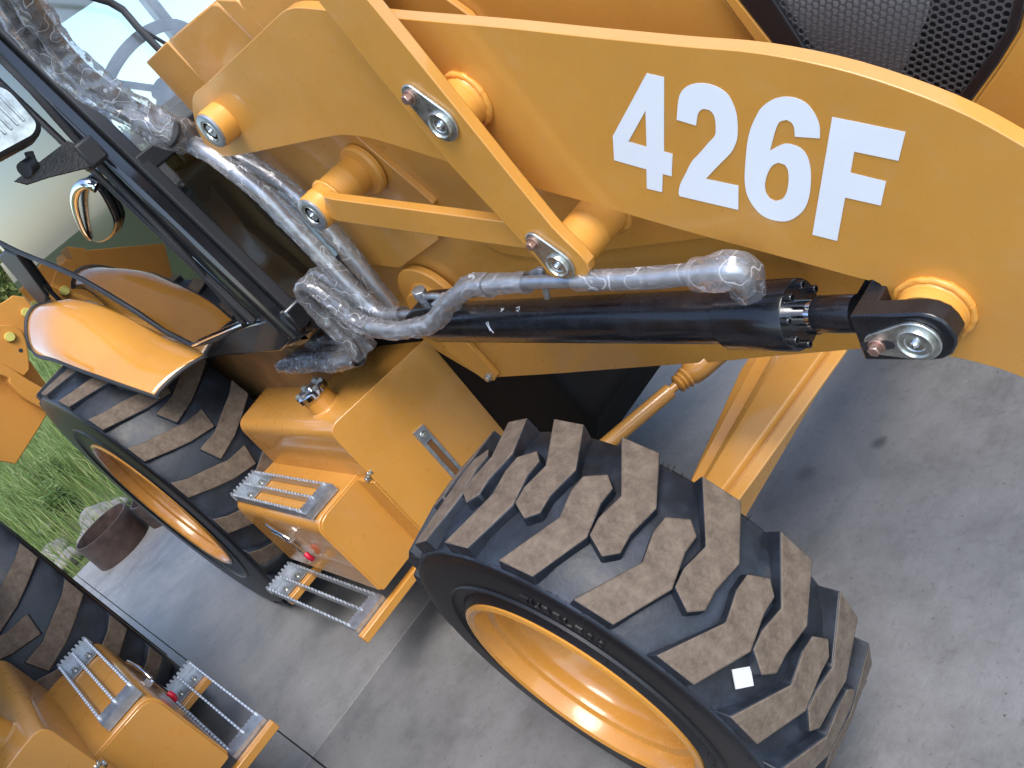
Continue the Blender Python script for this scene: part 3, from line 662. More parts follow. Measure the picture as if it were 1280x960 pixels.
# riser bundle beside the windscreen
r1 = [(-0.593,-0.500,1.118),(-0.604,-0.500,1.206),(-0.612,-0.500,1.301),(-0.625,-0.500,1.418),(-0.640,-0.500,1.495),(-0.699,-0.500,1.592),(-0.772,-0.500,1.657)] + [(-0.761,-0.530,1.700), (-0.792,-0.560,1.793), (-0.823,-0.580,1.893), (-0.821,-0.590,1.985), (-0.762,-0.600,2.062), (-0.659,-0.600,2.109)]
r2 = [(-0.624,-0.440,1.068),(-0.617,-0.440,1.182),(-0.615,-0.440,1.301),(-0.631,-0.440,1.405),(-0.669,-0.440,1.480),(-0.737,-0.440,1.554),(-0.811,-0.440,1.621)] + [(-0.756,-0.500,1.682), (-0.777,-0.540,1.771), (-0.777,-0.570,1.881), (-0.756,-0.580,1.970), (-0.688,-0.590,2.044), (-0.621,-0.590,2.087)]
for k, rr in enumerate((r1, r2)):
    pipe(rr[:7], .0135, ZINC, 'steel_pipe'); pipe(rr[6:], .019, HOSE, 'hose'); wrap(rr[:7], .0215, 11+k, .16, 12); wrap(rr[6:], .029, 13+k, .24, 12)
cc = Vector((-0.731,-0.530,1.684)); b = MB(); b.lathe([(.030, -.004), (.0305, 0), (.030, .004)], cc, (Vector((-0.772,-0.500,1.657))-Vector((-0.761,-0.530,1.700))), 16); b.build('cable_tie', BLKM, PI_, 30)
# clamp, elbow and mount of the pipe
b = MB(); b.cyl((-0.363,-0.488,1.118), (-0.377,-0.488,1.077), .014, 6); b.cyl((-0.360,-0.488,1.132), (-0.370,-0.488,1.109), .0165, 6); b.build('hose_union', ZINC, PI_, 30, .0015)
b = MB(); b.tube([(-0.355,-0.488,1.110), (-0.315,-0.488,1.107), (-0.288,-0.488,1.099)], .0075, 12); b.build('union_pipe', ZINC, PI_, 60)
b = MB(); b.prism([(-0.441,1.085),(-0.390,1.103),(-0.291,1.096),(-0.300,1.065),(-0.348,1.046),(-0.461,1.057)], 'y', -.52, -.45); b.build('port_block', BLKCYL, PI_, 25, .004)
b = MB(); b.prism([(0.106,1.154),(0.137,1.160),(0.147,1.155),(0.134,1.128),(0.105,1.125)], 'y', -.542, -.537); b.cyl((0.142,-0.540,1.156), (0.105,-0.540,1.095), .006, 10); b.build('pipe_clamp', ZINC, PI_, 30)

# ---- fuel tank
TK = empty('fuel_tank', (0, 0, 0), ROOT)
tf = Vector((-0.978,-0.651,0.845)); ti = Vector((-0.886,-0.318,0.845)); tr_ = Vector((-1.760,-0.640,0.845)); tri = Vector((-1.838,-0.398,0.845))
def xl(p, q, y): return p.x + (q.x-p.x)*(y-p.y)/(q.y-p.y)
prof = rounded([(tf.y-.012, .845), (-.30, .845), (-.30, .36), (tf.y-.012, .36)], [.045, 0, 0, .03], 8)
b = MB(); n = len(prof)
fr = [(xl(tf, ti, y)-.006, y, z) for y, z in prof]; rr = [(xl(tr_, tri, y), y, z) for y, z in prof]
b.add(fr+rr, [tuple(range(n)), tuple(range(n, 2*n))[::-1]] + [(i, (i+1) % n, n+(i+1) % n, n+i) for i in range(n)])
b.build('tank_body', PAINT, TK, 35, .004, 2)
prof = rounded([(tf.y-.020, .853), (-.30, .853), (-.30, .35), (tf.y-.020, .35)], [.042, 0, 0, .03], 8); n = len(prof)
b = MB(); A = [(xl(tf, ti, y)-.004, y, z) for y, z in prof]; B = [(xl(tf, ti, y)+.004, y, z) for y, z in prof]
b.add(A+B, [tuple(range(n)), tuple(range(n, 2*n))[::-1]] + [(i, (i+1) % n, n+(i+1) % n, n+i) for i in range(n)]); b.build('front_plate', PAINT, TK, 35, .002, 2)
b = MB(); c = Vector((-1.161,-0.567,0.845)); b.lathe([(.056, -.002), (.052, .003), (.047, .006), (.045, .05), (.045, .055)], c, (0, 0, 1), 40); b.build('filler_neck', PAINT, TK, 35)
b = MB(); pr_ = []
b.lathe([(.050, .050), (.052, .052), (.052, .068), (.047, .072), (.040, .074), (.035, .071), (.012, .070), (.012, .078), (0, .079)], c, (0, 0, 1), 40); cp = b.build('filler_cap', CHROME, TK, 35)
for k in range(6):
    a_ = R(60*k); b = MB(); b.box((c.x-.008+.042*math.cos(a_), c.y-.008+.042*math.sin(a_), .845+.068), (c.x+.008+.042*math.cos(a_), c.y+.008+.042*math.sin(a_), .845+.080), rot=Matrix.Rotation(a_, 3, 'Z')); b.build('cap_lug', GREYP, TK, 30, .003)
# sight gauge on the front plate
fx = xl(tf, ti, -.45)+.004
gq = [Vector(p) for p in ((-0.950,-0.509,0.672), (-0.950,-0.466,0.661), (-0.950,-0.471,0.392), (-0.950,-0.519,0.402))]
yc0, yc1 = gq[0].y, gq[1].y; z0 = gq[0].z
GX = lambda y: xl(tf, ti, y)+.004
def plate(y0, y1, za, zb, t0, t1):
    return [(GX(y0)+t, y0, z) for t in (t0, t1) for z in (za, zb)] + [(GX(y1)+t, y1, z) for t in (t0, t1) for z in (za, zb)]
BOXF = [(0, 1, 3, 2), (4, 6, 7, 5), (0, 4, 5, 1), (2, 3, 7, 6), (0, 2, 6, 4), (1, 5, 7, 3)]
gy = (gq[0].y+gq[1].y)/2; gz = (gq[0].z+gq[1].z)/2
b = MB(); 
for ya, yb, za, zb in ((-.019, .019, 0, -.05), (-.019, -.009, -.05, -.24), (.009, .019, -.05, -.24), (-.019, .019, -.24, -.29)): b.add(plate(gy+ya, gy+yb, gz+za, gz+zb, .0, .007), BOXF)
sg = b.build('sight_gauge', ZINC, TK, 25)
b = MB(); b.add(plate(gy-.0085, gy+.0085, gz-.05, gz-.24, .0005, .003), BOXF); b.build('gauge_tube', simple('amber_tube', (.20, .09, .03), .2), TK, 25)
bolt((GX(gy)+.007, gy, gz-.025), (1, 0, 0), .010, .012, 'bolt', TK, STEEL)

# ---- tool box with its two serrated steps
TB = empty('tool_box', (0, 0, 0), ROOT)
X0, X1, YB, YI, ZT, ZB = -1.79, -1.10, -.862, -.645, .645, .335
prof = rounded([(YB, ZT), (YI, ZT), (YI, ZB), (YB, ZB)], [.05, 0, 0, .012], 8)
b = MB(); b.prism(prof, 'x', X0, X1-.004); b.build('box_shell', PAINT, TB, 35, .003, 2)
b = MB(); b.prism(rounded([(YB+.006, ZT-.006), (YI, ZT-.006), (YI, ZB-.004), (YB+.006, ZB-.004)], [.05, 0, 0, .012], 8), 'x', X1-.003, X1+.003); b.build('front_plate', PAINT, TB, 35, .0015, 1)
b = MB(); b.box((X0+.02, YI-.004, ZT+.001), (X1+.02, YI+.012, ZT+.006)); b.build('lid_strip', PAINT, TB, 25, .001)
b = MB(); b.box((X1+.004, YI-.03, .34), (tf.x-.012, YI+.002, ZT-.01)); b.build('side_strip', PAINT, TB, 25, .002)
for c in ((-0.985,-0.660,0.669), (-1.021,-0.665,0.644)): bolt(c, OUT, .009, .014, 'bolt', TB, STEEL)
# latch
LT = MB(); LT.tube([(-1.549,-0.872,0.590), (-1.486,-0.880,0.582), (-1.438,-0.882,0.569), (-1.414,-0.880,0.547)], .006, 10); LT.tube([(-1.576,-0.872,0.548), (-1.515,-0.876,0.539), (-1.542,-0.872,0.504)], .004, 8)
LT.box(tuple(Vector((-1.479,-0.872,0.525))-Vector((.018, .006, .014))), tuple(Vector((-1.479,-0.872,0.525))+Vector((.018, .010, .014)))); LT.tube([(-1.449,-0.876,0.515), (-1.416,-0.878,0.466)], .005, 8, smooth=0); LT.build('latch', CHROME, TB, 40)
b = MB(); b.tube([(-1.415,-0.878,0.471), (-1.406,-0.880,0.458), (-1.411,-0.876,0.440)], .009, 10); b.build('latch_grip', RED, TB, 50)
b = MB(); b.tube([(Vector((-1.522,-0.866,0.450))+Vector((.010*math.cos(t*.7), 0, .010*math.sin(t*.7)))) for t in range(10)], .0018, 6, smooth=2); b.build('latch_ring', CHROME, TB, 50)
def step(name, xa, xb, ya, yb, z, inner_tabs=True):
    S = empty(name, (0, 0, 0), ROOT); T = .006; H = .026
    for yy in (ya+T, (ya+yb)/2, yb-T):
        b = MB(); nt_ = 24; top = []
        L = xb-xa
        for k in range(nt_):
            u = xa+.012+(L-.05)*k/nt_; s_ = (L-.05)/nt_
            top += [(u, z), (u+s_*.12, z+.008), (u+s_*.42, z+.008), (u+s_*.54, z)]
        poly = [(xa, z-H+.006), (xa, z)] + top + [(xb-.03, z), (xb-.03, z-H), (xa+.01, z-H)]
        b.prism(poly, 'y', yy-T/2, yy+T/2); b.build('tread_bar', ZINC, S, 20)
    # front plate with a toothed rear edge
    def toothed(x_in, x_out, zt, nm, tilt):
        b = MB(); nt_ = 10; e_ = []
        for k in range(nt_):
            v = ya + (yb-ya)*k/nt_; s_ = (yb-ya)/nt_
            e_ += [(x_in, v), (x_in+tilt*.007, v+s_*.2), (x_in+tilt*.007, v+s_*.7), (x_in, v+s_*.85)]
        poly = e_ + [(x_in, yb), (x_out, yb), (x_out, ya)]
        b.prism(poly, 'z', zt-.0035, zt); return b.build(nm, ZINC, S, 20)
    toothed(xb-.062, xb, z+.001, 'end_plate', -1)
    b = MB(); b.box((xb-.004, ya, z-H), (xb, yb, z-.003)); b.build('end_flange', ZINC, S, 20)
    toothed(xa+.045, xa-.004, z+.004, 'end_plate', 1) if False else None
    b = MB(); nt_ = 8; e_ = []
    for k in range(nt_):
        v = ya+(yb-ya)*k/nt_; s_ = (yb-ya)/nt_; e_ += [(v, z+.002), (v+s_*.2, z+.012), (v+s_*.65, z+.012), (v+s_*.8, z+.002)]
    b.prism(e_+[(yb, z+.002), (yb, z-H), (ya, z-H)], 'x', xa-.002, xa+.002); b.build('toothed_end', ZINC, S, 20)
    b = MB(); b.box((xa+.003, ya+.006, z-H-.001), (xa+.115, yb-.006, z-H+.003)); b.build('mounting_tab', ZINC, S, 20)
    for yy in (ya+(yb-ya)*.28, ya+(yb-ya)*.75):
        bolt((xa+.08, yy, z-H+.003), (0, 0, 1), .008, .012, 'bolt', S, STEEL)
    return S
step('upper_step', -1.765, -1.125, -.848, -.728, ZT+.030)
LS = step('lower_step', -1.86, -1.14, -.990, -.858, .300)
b = MB(); b.box((-1.135, -.998, .255), (-1.105, -.66, .285)); b.build('step_bracket', PAINT, LS, 25, .003)
b = MB(); b.box((-1.745, -.985, .245), (-1.715, -.66, .271)); b.build('step_bracket', PAINT, LS, 25, .003)
b = MB(); b.box((-1.10, -.66, .26), (-1.745, -.63, .335)); b.build('step_carrier', PAINT, LS, 25, .003)

# ---- front axle and steering rod
AX = empty('front_axle', (0, 0, .45), ROOT)
b = MB(); secs = []
for y, xa, xb, zt in ((-.64, -.05, .12, .50), (-.44, -.064, .152, .505), (-.06, -.125, .197, .51), (0, -.125, .20, .51), (.06, -.125, .197, .51), (.44, -.064, .152, .505), (.64, -.05, .12, .50)):
    k0 = xa+(xb-xa)*.26; k1 = xa+(xb-xa)*.42; k2 = xa+(xb-xa)*.56; k3 = xb-.042; k4 = xb-.030
    secs.append([(k1, y, .36), (xa+.03, y, zt-.075), (xa, y, zt-.07), (xa+.012, y, zt-.055), (k0-.008, y, zt-.05), (k0, y, zt-.012), (k1, y, zt-.022), (k1+.006, y, zt), (k2, y, zt+.012), (k3, y, zt+.004), (k3+.004, y, zt-.014), (k4, y, zt-.014), (k4+.004, y, zt-.002), (xb, y, zt-.012), (xb-.004, y, zt-.022), (xb-.07, y, zt-.05), (k2, y, .36)])
n = len(secs[0]); vs = [Vector(p)-Vector((0, 0, .45)) for s in secs for p in s]
b.add(vs, [(i*n+k, i*n+(k+1) % n, (i+1)*n+(k+1) % n, (i+1)*n+k) for i in range(len(secs)-1) for k in range(n)] + [tuple(range(n)), tuple((len(secs)-1)*n+k for k in range(n))])
b.build('axle_beam', PAINT, AX, 25, .003, 2)
t0 = Vector((-0.423,-0.386,0.460)); t1 = Vector((-0.299,-0.131,0.460)); dd = (t1-t0).normalized()
b = MB(); b.cyl(t0-Vector((0, 0, .45)), t1-Vector((0, 0, .45)), .021, 24); b.build('tie_rod', PAINT, AX, 40)
b = MB(); b.lathe([(.012, -.005), (.012, .02), (.022, .022), (.027, .028), (.022, .034), (.028, .040), (.024, .046), (.031, .053), (.027, .060), (.034, .070), (.037, .10), (.036, .15), (.036, .26)], t1-Vector((0, 0, .45)), dd, 28); b.build('rod_boot', PAINT, AX, 40)
b = MB(); b.cyl((0, -.50, 0), (0, -.80, 0), .11, 32, .09); b.build('hub_housing', PAINT, AX, 30, .004)

# ---- cab
CAB = empty('cab', (-1.7, 0, .9), ROOT); OC = Vector((1.7, 0, -.9))
def cb(b, name, m, sm=30, bev=.003, seg=2, parent=None):
    b.v = [tuple(Vector(v)+OC) for v in b.v]
    return b.build(name, m, parent or CAB, sm, bev, seg)
def wx(z): return -.891-.1975*(z-1.183)
YC = -.60
def bar(p, q, w, h, up=(0, 1, 0)):
    p = Vector(p); q = Vector(q); d = (q-p).normalized(); u = Vector(up); u = (u-d*u.dot(d)).normalized(); v = d.cross(u)
    vs = [e+u*i*w/2+v*j*h/2 for e in (p, q) for i in (-1, 1) for j in (-1, 1)]
    return MB().add(vs, [(0, 1, 3, 2), (4, 6, 7, 5), (0, 4, 5, 1), (2, 3, 7, 6), (0, 2, 6, 4), (1, 5, 7, 3)])
for s in (-1, 1):
    # front pillar: side face, rounded corner strip and windscreen return
    ys = s*.60
    cb(bar((wx(1.10)-.055, ys-s*.030, 1.10), (wx(2.3)-.055, ys-s*.030, 2.3), .055, .075), 'front_pillar', BLACK, 30, .016, 4)
    cb(bar((wx(1.15)-.008, ys-s*.066, 1.15), (wx(2.3)-.008, ys-s*.066, 2.3), .035, .022), 'windscreen_seal', BLKM, 30, .006, 3)
    cb(bar((wx(1.2)-.112, ys+s*.002, 1.2), (wx(2.3)-.112, ys+s*.002, 2.3), .022, .020), 'door_seal', BLKM, 30, .006, 3)
    cb(bar((-2.72, ys-s*.02, 1.25), (-2.66, ys-s*.02, 2.3), .05, .07), 'rear_pillar', BLACK, 30, .012, 3)
cb(bar((wx(2.28)-.03, -.6, 2.28), (wx(2.28)-.03, .6, 2.28), .08, .08, (0, 0, 1)), 'header', BLACK)
b = MB(); b.box((-2.80, -.66, 2.30), (-1.0, .66, 2.42)); cb(b, 'roof', simple('cab_roof', (.75, .76, .75), .4), 30, .03, 4)
# windscreen panes
def wpane(y0, y1, za, zb, name, m):
    b = MB(); vs = []
    for t in (0, -.005):
        vs += [(wx(za)+t-.012, y0, za), (wx(za)+t-.012, y1, za), (wx(zb)+t-.012, y1, zb), (wx(zb)+t-.012, y0, zb)]
    b.add(vs, [(0, 1, 2, 3), (7, 6, 5, 4), (0, 4, 5, 1), (1, 5, 6, 2), (2, 6, 7, 3), (3, 7, 4, 0)]); return cb(b, name, m, 0, 0)
wpane(-.535, .535, 1.70, 2.25, 'windscreen', WSHIELD); wpane(-.535, .535, 1.18, 1.65, 'lower_windscreen', GLASS)
cb(bar((wx(1.675)-.012, -.545, 1.675), (wx(1.675)-.012, .545, 1.675), .05, .03, (0, 0, 1)), 'windscreen_bar', BLKM, 30, .005)
cb(bar((wx(1.16)-.02, -.57, 1.16), (wx(1.16)-.02, .57, 1.16), .07, .05, (0, 0, 1)), 'lower_sill', BLACK, 30, .01)
b = MB(); b.prism([(-1.06, 1.10), (-.95, 1.10), (-.935, 1.16), (-1.0, 1.60), (-1.13, 1.62), (-1.16, 1.2)], 'y', -.545, .545); cb(b, 'dashboard', BLKM, 30, .02, 3)
# door
DR = [(-1.063,1.207),(-1.632,1.167),(-1.849,1.339),(-2.064,1.511),(-2.280,1.623),(-2.516,1.726),(-2.800,1.914),(-3.242,2.347),(-3.030,2.705),(-1.720,2.623),(-0.976,2.289),(-1.030,2.089),(-1.022,1.951),(-1.039,1.800),(-1.034,1.631),(-1.027,1.438)]
b = MB(); b.prism(DR, 'y', -.605, -.600); dg = cb(b, 'door_glass', GLASS, 0, 0)
b = MB(); b.tube([(x, -.606, z) for x, z in DR] + [(DR[0][0], -.606, DR[0][1])], .010, 8, smooth=2, sq=.7); cb(b, 'door_gasket', BLKM, 60, 0)
b = MB(); b.tube([(-1.047,-0.618,1.212), (-1.582,-0.618,1.172)], .004, 8, smooth=0); cb(b, 'gasket_trim', CHROME, 60, 0)
b = MB(); b.prism([(-2.600,1.721),(-2.136,1.501),(-1.915,1.327),(-1.686,1.154),(-1.534,1.119),(-1.818,1.194),(-2.566,1.406),(-3.262,1.508),(-3.011,1.731)], 'y', -.595, -.591); cb(b, 'quarter_glass', GLASS, 0, 0)
b = MB(); b.prism([(-2.826,1.756),(-2.649,1.754),(-2.532,1.713),(-2.712,1.524),(-2.850,1.501),(-2.964,1.520)], 'y', -.615, -.58); cb(b, 'quarter_post', BLKM, 30, .008, 3)
# door handle cup
hc = [(-1.216,1.738),(-1.165,1.730),(-1.133,1.707),(-1.131,1.686),(-1.177,1.639),(-1.238,1.603),(-1.362,1.582),(-1.491,1.586),(-1.550,1.612),(-1.494,1.670),(-1.410,1.710),(-1.319,1.731)]
b = MB(); b.prism(smooth2(hc, 3), 'y', -.625, -.604); cb(b, 'handle_cup', BLACK, 40, .006, 3)
b = MB(); b.tube([(-1.097,-0.632,1.702), (-1.112,-0.640,1.724), (-1.194,-0.643,1.729), (-1.291,-0.643,1.715), (-1.388,-0.640,1.684), (-1.484,-0.634,1.641), (-1.526,-0.628,1.611)], lambda t: .016-.010*t, 12, sq=1.0); cb(b, 'door_handle', CHROME, 60, 0)
# lower body corner below the doors
b = MB(); b.prism([(-1.68, 1.165), (-1.06, 1.20), (-.93, 1.20), (-.90, 1.12), (-1.02, 1.09), (-1.62, 1.10)], 'y', -.60, -.57); cb(b, 'door_sill', BLACK, 30, .01, 3)
b = MB(); b.box((-2.7, -.50, 1.04), (-1.05, .55, 1.09)); cb(b, 'cab_floor', BLKM, 30, .01)
b = MB(); b.prism([(-2.75, 1.0), (-2.0, 1.0), (-2.0, 1.18), (-2.35, 1.24), (-2.75, 1.24)], 'y', -.50, .50); cb(b, 'rear_console', SEAT, 30, .02)
b = MB(); b.prism(smooth2([(-2.15, 1.32), (-1.75, 1.36), (-1.70, 1.40), (-1.78, 1.43), (-2.08, 1.43), (-2.16, 1.62), (-2.24, 1.68), (-2.30, 1.62), (-2.26, 1.36)], 4), 'y', -.24, .24); cb(b, 'seat', SEAT, 40, .03, 3)
b = MB(); b.box((-2.1, -.2, 1.09), (-1.8, .2, 1.33)); cb(b, 'seat_base', BLKM, 30, .02)
sw = Vector((-1.966,-0.020,1.904)); b = MB(); sw = Vector((-1.42, -.19, 1.83)); nn = Vector((-.55, 0, .83)).normalized(); u = nn.orthogonal().normalized(); v = nn.cross(u)
b.tube([sw+(u*math.cos(R(15*k))+v*math.sin(R(15*k)))*.19 for k in range(25)], .017, 10, smooth=2)
for k in range(3): b.tube([sw-nn*.03, sw+(u*math.cos(R(120*k+30))+v*math.sin(R(120*k+30)))*.185], .011, 8, smooth=0)
cb(b, 'steering_wheel', BLKM, 60, 0)
b = MB(); b.cyl(sw-nn*.02, (-1.12, -.12, 1.35), .035, 16, .05); cb(b, 'steering_column', BLKM, 40, 0)
b = MB(); b.tube([(-1.669,-0.420,1.254), (-1.966,-0.420,1.190)], .012, 10, smooth=0); b.lathe([(0, 0), (.022, .004), (.026, .022), (.018, .04), (0, .045)], (-2.004,-0.420,1.194), (0, 0, 1), 20); cb(b, 'control_lever', BLKM, 50, 0)
b = MB(); b.box((-1.12, -.45, 1.60), (-1.02, -.30, 1.74)); cb(b, 'instrument_pod', BLACK, 30, .02, 3)
# wiper
wp = [(wx(z)+.012, y, z) for y, z in [(p[1], p[2]) for p in ((-1.030,-0.296,2.014), (-1.020,-0.289,1.933), (-1.010,-0.290,1.859))]]
b = MB(); b.tube([Vector(wp[0])+Vector((0, -.14, .14)), wp[0], wp[1], wp[2]], lambda t: .010, 6, smooth=3, sq=.6); b.tube([wp[1], Vector(wp[2])+Vector((.004, .05, -.06))], .005, 6, smooth=0); cb(b, 'wiper', BLKM, 50, 0)
# lamp on its bracket
b = MB(); b.prism([(-0.807,1.815),(-0.651,1.816),(-0.645,1.807),(-0.641,1.758),(-0.647,1.742),(-0.657,1.742),(-0.742,1.777),(-0.791,1.793)], 'x', -.954, -.946); BK = cb(b, 'lamp_bracket', CRACKLE, 25, .002)
b = MB(); b.box((-1.0, -.655, 1.735), (-.94, -.60, 1.80)); cb(b, 'bracket_clamp', BLKM, 25, .008)
lm = rounded([(-0.759,2.040),(-0.678,1.977),(-0.685,1.866),(-0.711,1.851),(-0.847,1.868),(-0.884,1.933)], .03, 5)
b = MB(); b.prism(lm, 'x', -.96, -.885); LB = cb(b, 'work_lamp', BLKM, 30, .012, 3)
lc = Vector((0, sum(p[0] for p in lm)/len(lm), sum(p[1] for p in lm)/len(lm)))
li = [(lc.y+(p[0]-lc.y)*.86, lc.z+(p[1]-lc.z)*.84) for p in lm]
b = MB(); b.prism(li, 'x', -.886, -.881); cb(b, 'lamp_reflector', LAMP, 30, 0, parent=CAB)
b = MB(); ylo, yhi = min(p[0] for p in li), max(p[0] for p in li); zlo, zhi = min(p[1] for p in li), max(p[1] for p in li)
for k in range(9):
    yy = ylo+(yhi-ylo)*(k+.7)/10; b.box((-.881, yy-.003, zlo+.03), (-.877, yy+.003, zhi-.03))
cb(b, 'lens_ribs', LAMP, 30, .001)
b = MB(); b.cyl((-0.950,-0.749,1.821), (-0.930,-0.776,1.820), .018, 16); b.cyl((-0.955,-0.734,1.845), (-0.955,-0.751,1.808), .010, 12); cb(b, 'lamp_bolt', BLKM, 30, 0)

# ---- rear mudguard
FD = empty('mudguard', (-2.43, -.65, 1.3), ROOT); OF = Vector((2.43, .65, -1.3))
outer = [(-1.711,-0.785,1.114), (-1.849,-0.812,1.204), (-2.067,-0.832,1.300), (-2.246,-0.842,1.371), (-2.443,-0.842,1.403), (-2.520,-0.830,1.430)]
inner = [(-1.650,-0.560,1.093), (-1.880,-0.570,1.194), (-2.056,-0.580,1.313), (-2.182,-0.600,1.408), (-2.318,-0.620,1.466), (-2.551,-0.640,1.488)]
secs = []
for o_, i_ in zip(spline(outer, 5), spline(inner, 5)):
    o_ = Vector(o_); i_ = Vector(i_); row = []
    up = Vector((0, 0, 1))
    for k in range(13):
        t = k/12; p = i_.lerp(o_, t)
        p += up*(.055*math.sin(math.pi*t)**.8*(.3+.9*min(1, max(0, (-1.7-p.x)/.6))))
        row.append(p+OF)
    row.append(o_+Vector((0, -.001, -.012))+OF)
    secs.append(row)
n = len(secs[0]); vs = [p for r_ in secs for p in r_]
b = MB(); b.add(vs, [(i*n+k, (i+1)*n+k, (i+1)*n+k+1, i*n+k+1) for i in range(len(secs)-1) for k in range(n-1)])
fo = b.build('mudguard_panel', GLOSSP, FD, 50)
sm_ = fo.modifiers.new('thick', 'SOLIDIFY'); sm_.thickness = .006; sm_.offset = -1
b = MB(); b.tube([p[-1] for p in secs], .009, 8, smooth=0); b.build('rubber_edge', BLKM, FD, 60)
b = MB(); b.tube([secs[0][0]]+[p for p in secs[0][1:]], .008, 8, smooth=0); b.build('rubber_edge', BLKM, FD, 60)
b = MB(); b.tube([secs[-1][0]]+[p for p in secs[-1][1:]], .010, 8, smooth=0); b.build('rubber_edge', BLKM, FD, 60)
# inner wheel arch and rear chassis
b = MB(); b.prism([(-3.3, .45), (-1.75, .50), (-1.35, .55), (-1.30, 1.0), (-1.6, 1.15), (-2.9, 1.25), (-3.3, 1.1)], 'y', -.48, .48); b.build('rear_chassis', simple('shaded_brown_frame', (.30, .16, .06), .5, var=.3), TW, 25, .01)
b = MB(); b.tube([(-1.257,-0.500,1.078), (-1.112,-0.500,1.091), (-0.933,-0.500,1.099)], .016, 10); b.build('hose', HOSE, PI_, 50)
b = MB(); b.prism([(-1.270,1.052),(-1.196,1.066),(-1.073,1.063),(-0.998,1.075),(-1.070,1.043),(-1.150,1.030),(-1.280,1.039)], 'y', -.50, -.45); b.build('hose_bracket', PAINT, TW, 25, .002)
b = MB(); b.box(tuple(Vector((-1.292,-0.413,0.846))-Vector((.03, .015, 0))), tuple(Vector((-1.292,-0.413,0.846))+Vector((.05, .03, .012)))); b.build('pipe_bracket', PAINT, PI_, 25, .002)

# ---- rear excavator linkage behind the cab
BH = empty('rear_linkage', (-3.6, 0, .8), ROOT); OB = Vector((3.6, 0, -.8))
def bh(poly, y0, y1, nm, m=ROUGHP, bev=.004):
    b = MB(); b.prism(poly, 'y', y0, y1); b.v = [tuple(Vector(v)+OB) for v in b.v]; return b.build(nm, m, BH, 25, bev)
def bx_(poly, x0, x1, nm, m=ROUGHP, bev=.004):
    b = MB(); b.prism(soft(poly, 3, 40), 'x', x0, x1); b.v = [tuple(Vector(v)+OB) for v in b.v]; return b.build(nm, m, BH, 25, bev)
bx_([(-0.660,1.605),(-0.606,1.601),(-0.562,1.543),(-0.558,1.505),(-0.575,1.464),(-0.606,1.438),(-0.640,1.428),(-0.660,1.416),(-0.680,1.424),(-0.705,1.418),(-0.757,1.385),(-0.829,1.493),(-0.816,1.638)], -3.33, -3.30, 'stabiliser_plate')
bx_([(-0.882,1.576),(-0.805,1.567),(-0.725,1.523),(-0.704,1.489),(-0.703,1.453),(-0.722,1.411),(-0.762,1.357),(-0.801,1.313),(-0.838,1.308),(-0.868,1.414),(-0.920,1.538)], -3.29, -3.27, 'stabiliser_plate')
bx_([(-0.927,1.617),(-0.862,1.422),(-0.840,1.290),(-0.817,1.183),(-0.833,1.147),(-0.888,1.139),(-0.909,1.239),(-0.901,1.329),(-0.894,1.363),(-0.984,1.559)], -3.42, -3.26, 'stabiliser_beam')
bx_([(-0.929,1.603),(-0.746,1.380),(-0.798,1.155),(-0.877,1.105),(-1.139,1.032),(-1.320,1.337)], -3.60, -3.38, 'rear_frame')
for c, m_ in (((-3.300,-0.621,1.507), YPIN), ((-3.270,-0.754,1.475), YPIN)):
    b = MB(); b.lathe([(.022, 0), (.022, .012), (.020, .016), (0, .016)], Vector(c)+OB, (1, 0, 0), 28); b.build('pin', m_, BH, 35)
    b = MB(); b.lathe([(.026, -.001), (.026, .003), (.022, .003)], Vector(c)+OB, (1, 0, 0), 28); b.build('pin_collar', ROUGHP, BH, 35)
for c in ((-3.300,-0.659,1.441), (-3.270,-0.765,1.401)):
    b = MB(); b.lathe([(.009, -.001), (.009, .002), (0, .002)], Vector(c)+OB, (1, 0, 0), 16); b.build('bolt_hole', BLKM, BH, 35)

# ---- wheels of the far side
for W in (FW, RW):
    c = copy_tree(W, ROOT, ('sticker', 'mould_whiskers')); c.location.y = -W.location.y; c.rotation_euler = (0, 0, math.pi) if W is FW else (0, 0, 0)
    if W is RW: c.scale = (1, -1, 1)

# ------------------------------------------------------------------ second loader, parked alongside (its left side faces us)
skip = ('front_wheel', 'loader_arm', 'bellcrank_link', 'lower_link', 'lift_cylinder', 'hydraulic_pipes', 'bonnet', 'rear_linkage', 'sticker', 'front_axle', 'mould_whiskers', 'chassis_plate')
SEC = copy_tree(ROOT, None, skip)
SEC.location = (-.115, -2.325, 0); SEC.scale = (1, -1, 1)
tag(SEC, 'second orange loader, cut off at the lower left corner with step box and rear tyre', 'backhoe loader', 'loaders parked side by side')
c = copy_tree(FW, SEC, ('sticker', 'mould_whiskers')); c.location.y = -.50
c = copy_tree(FW, SEC, ('sticker', 'mould_whiskers')); c.location.y = .50

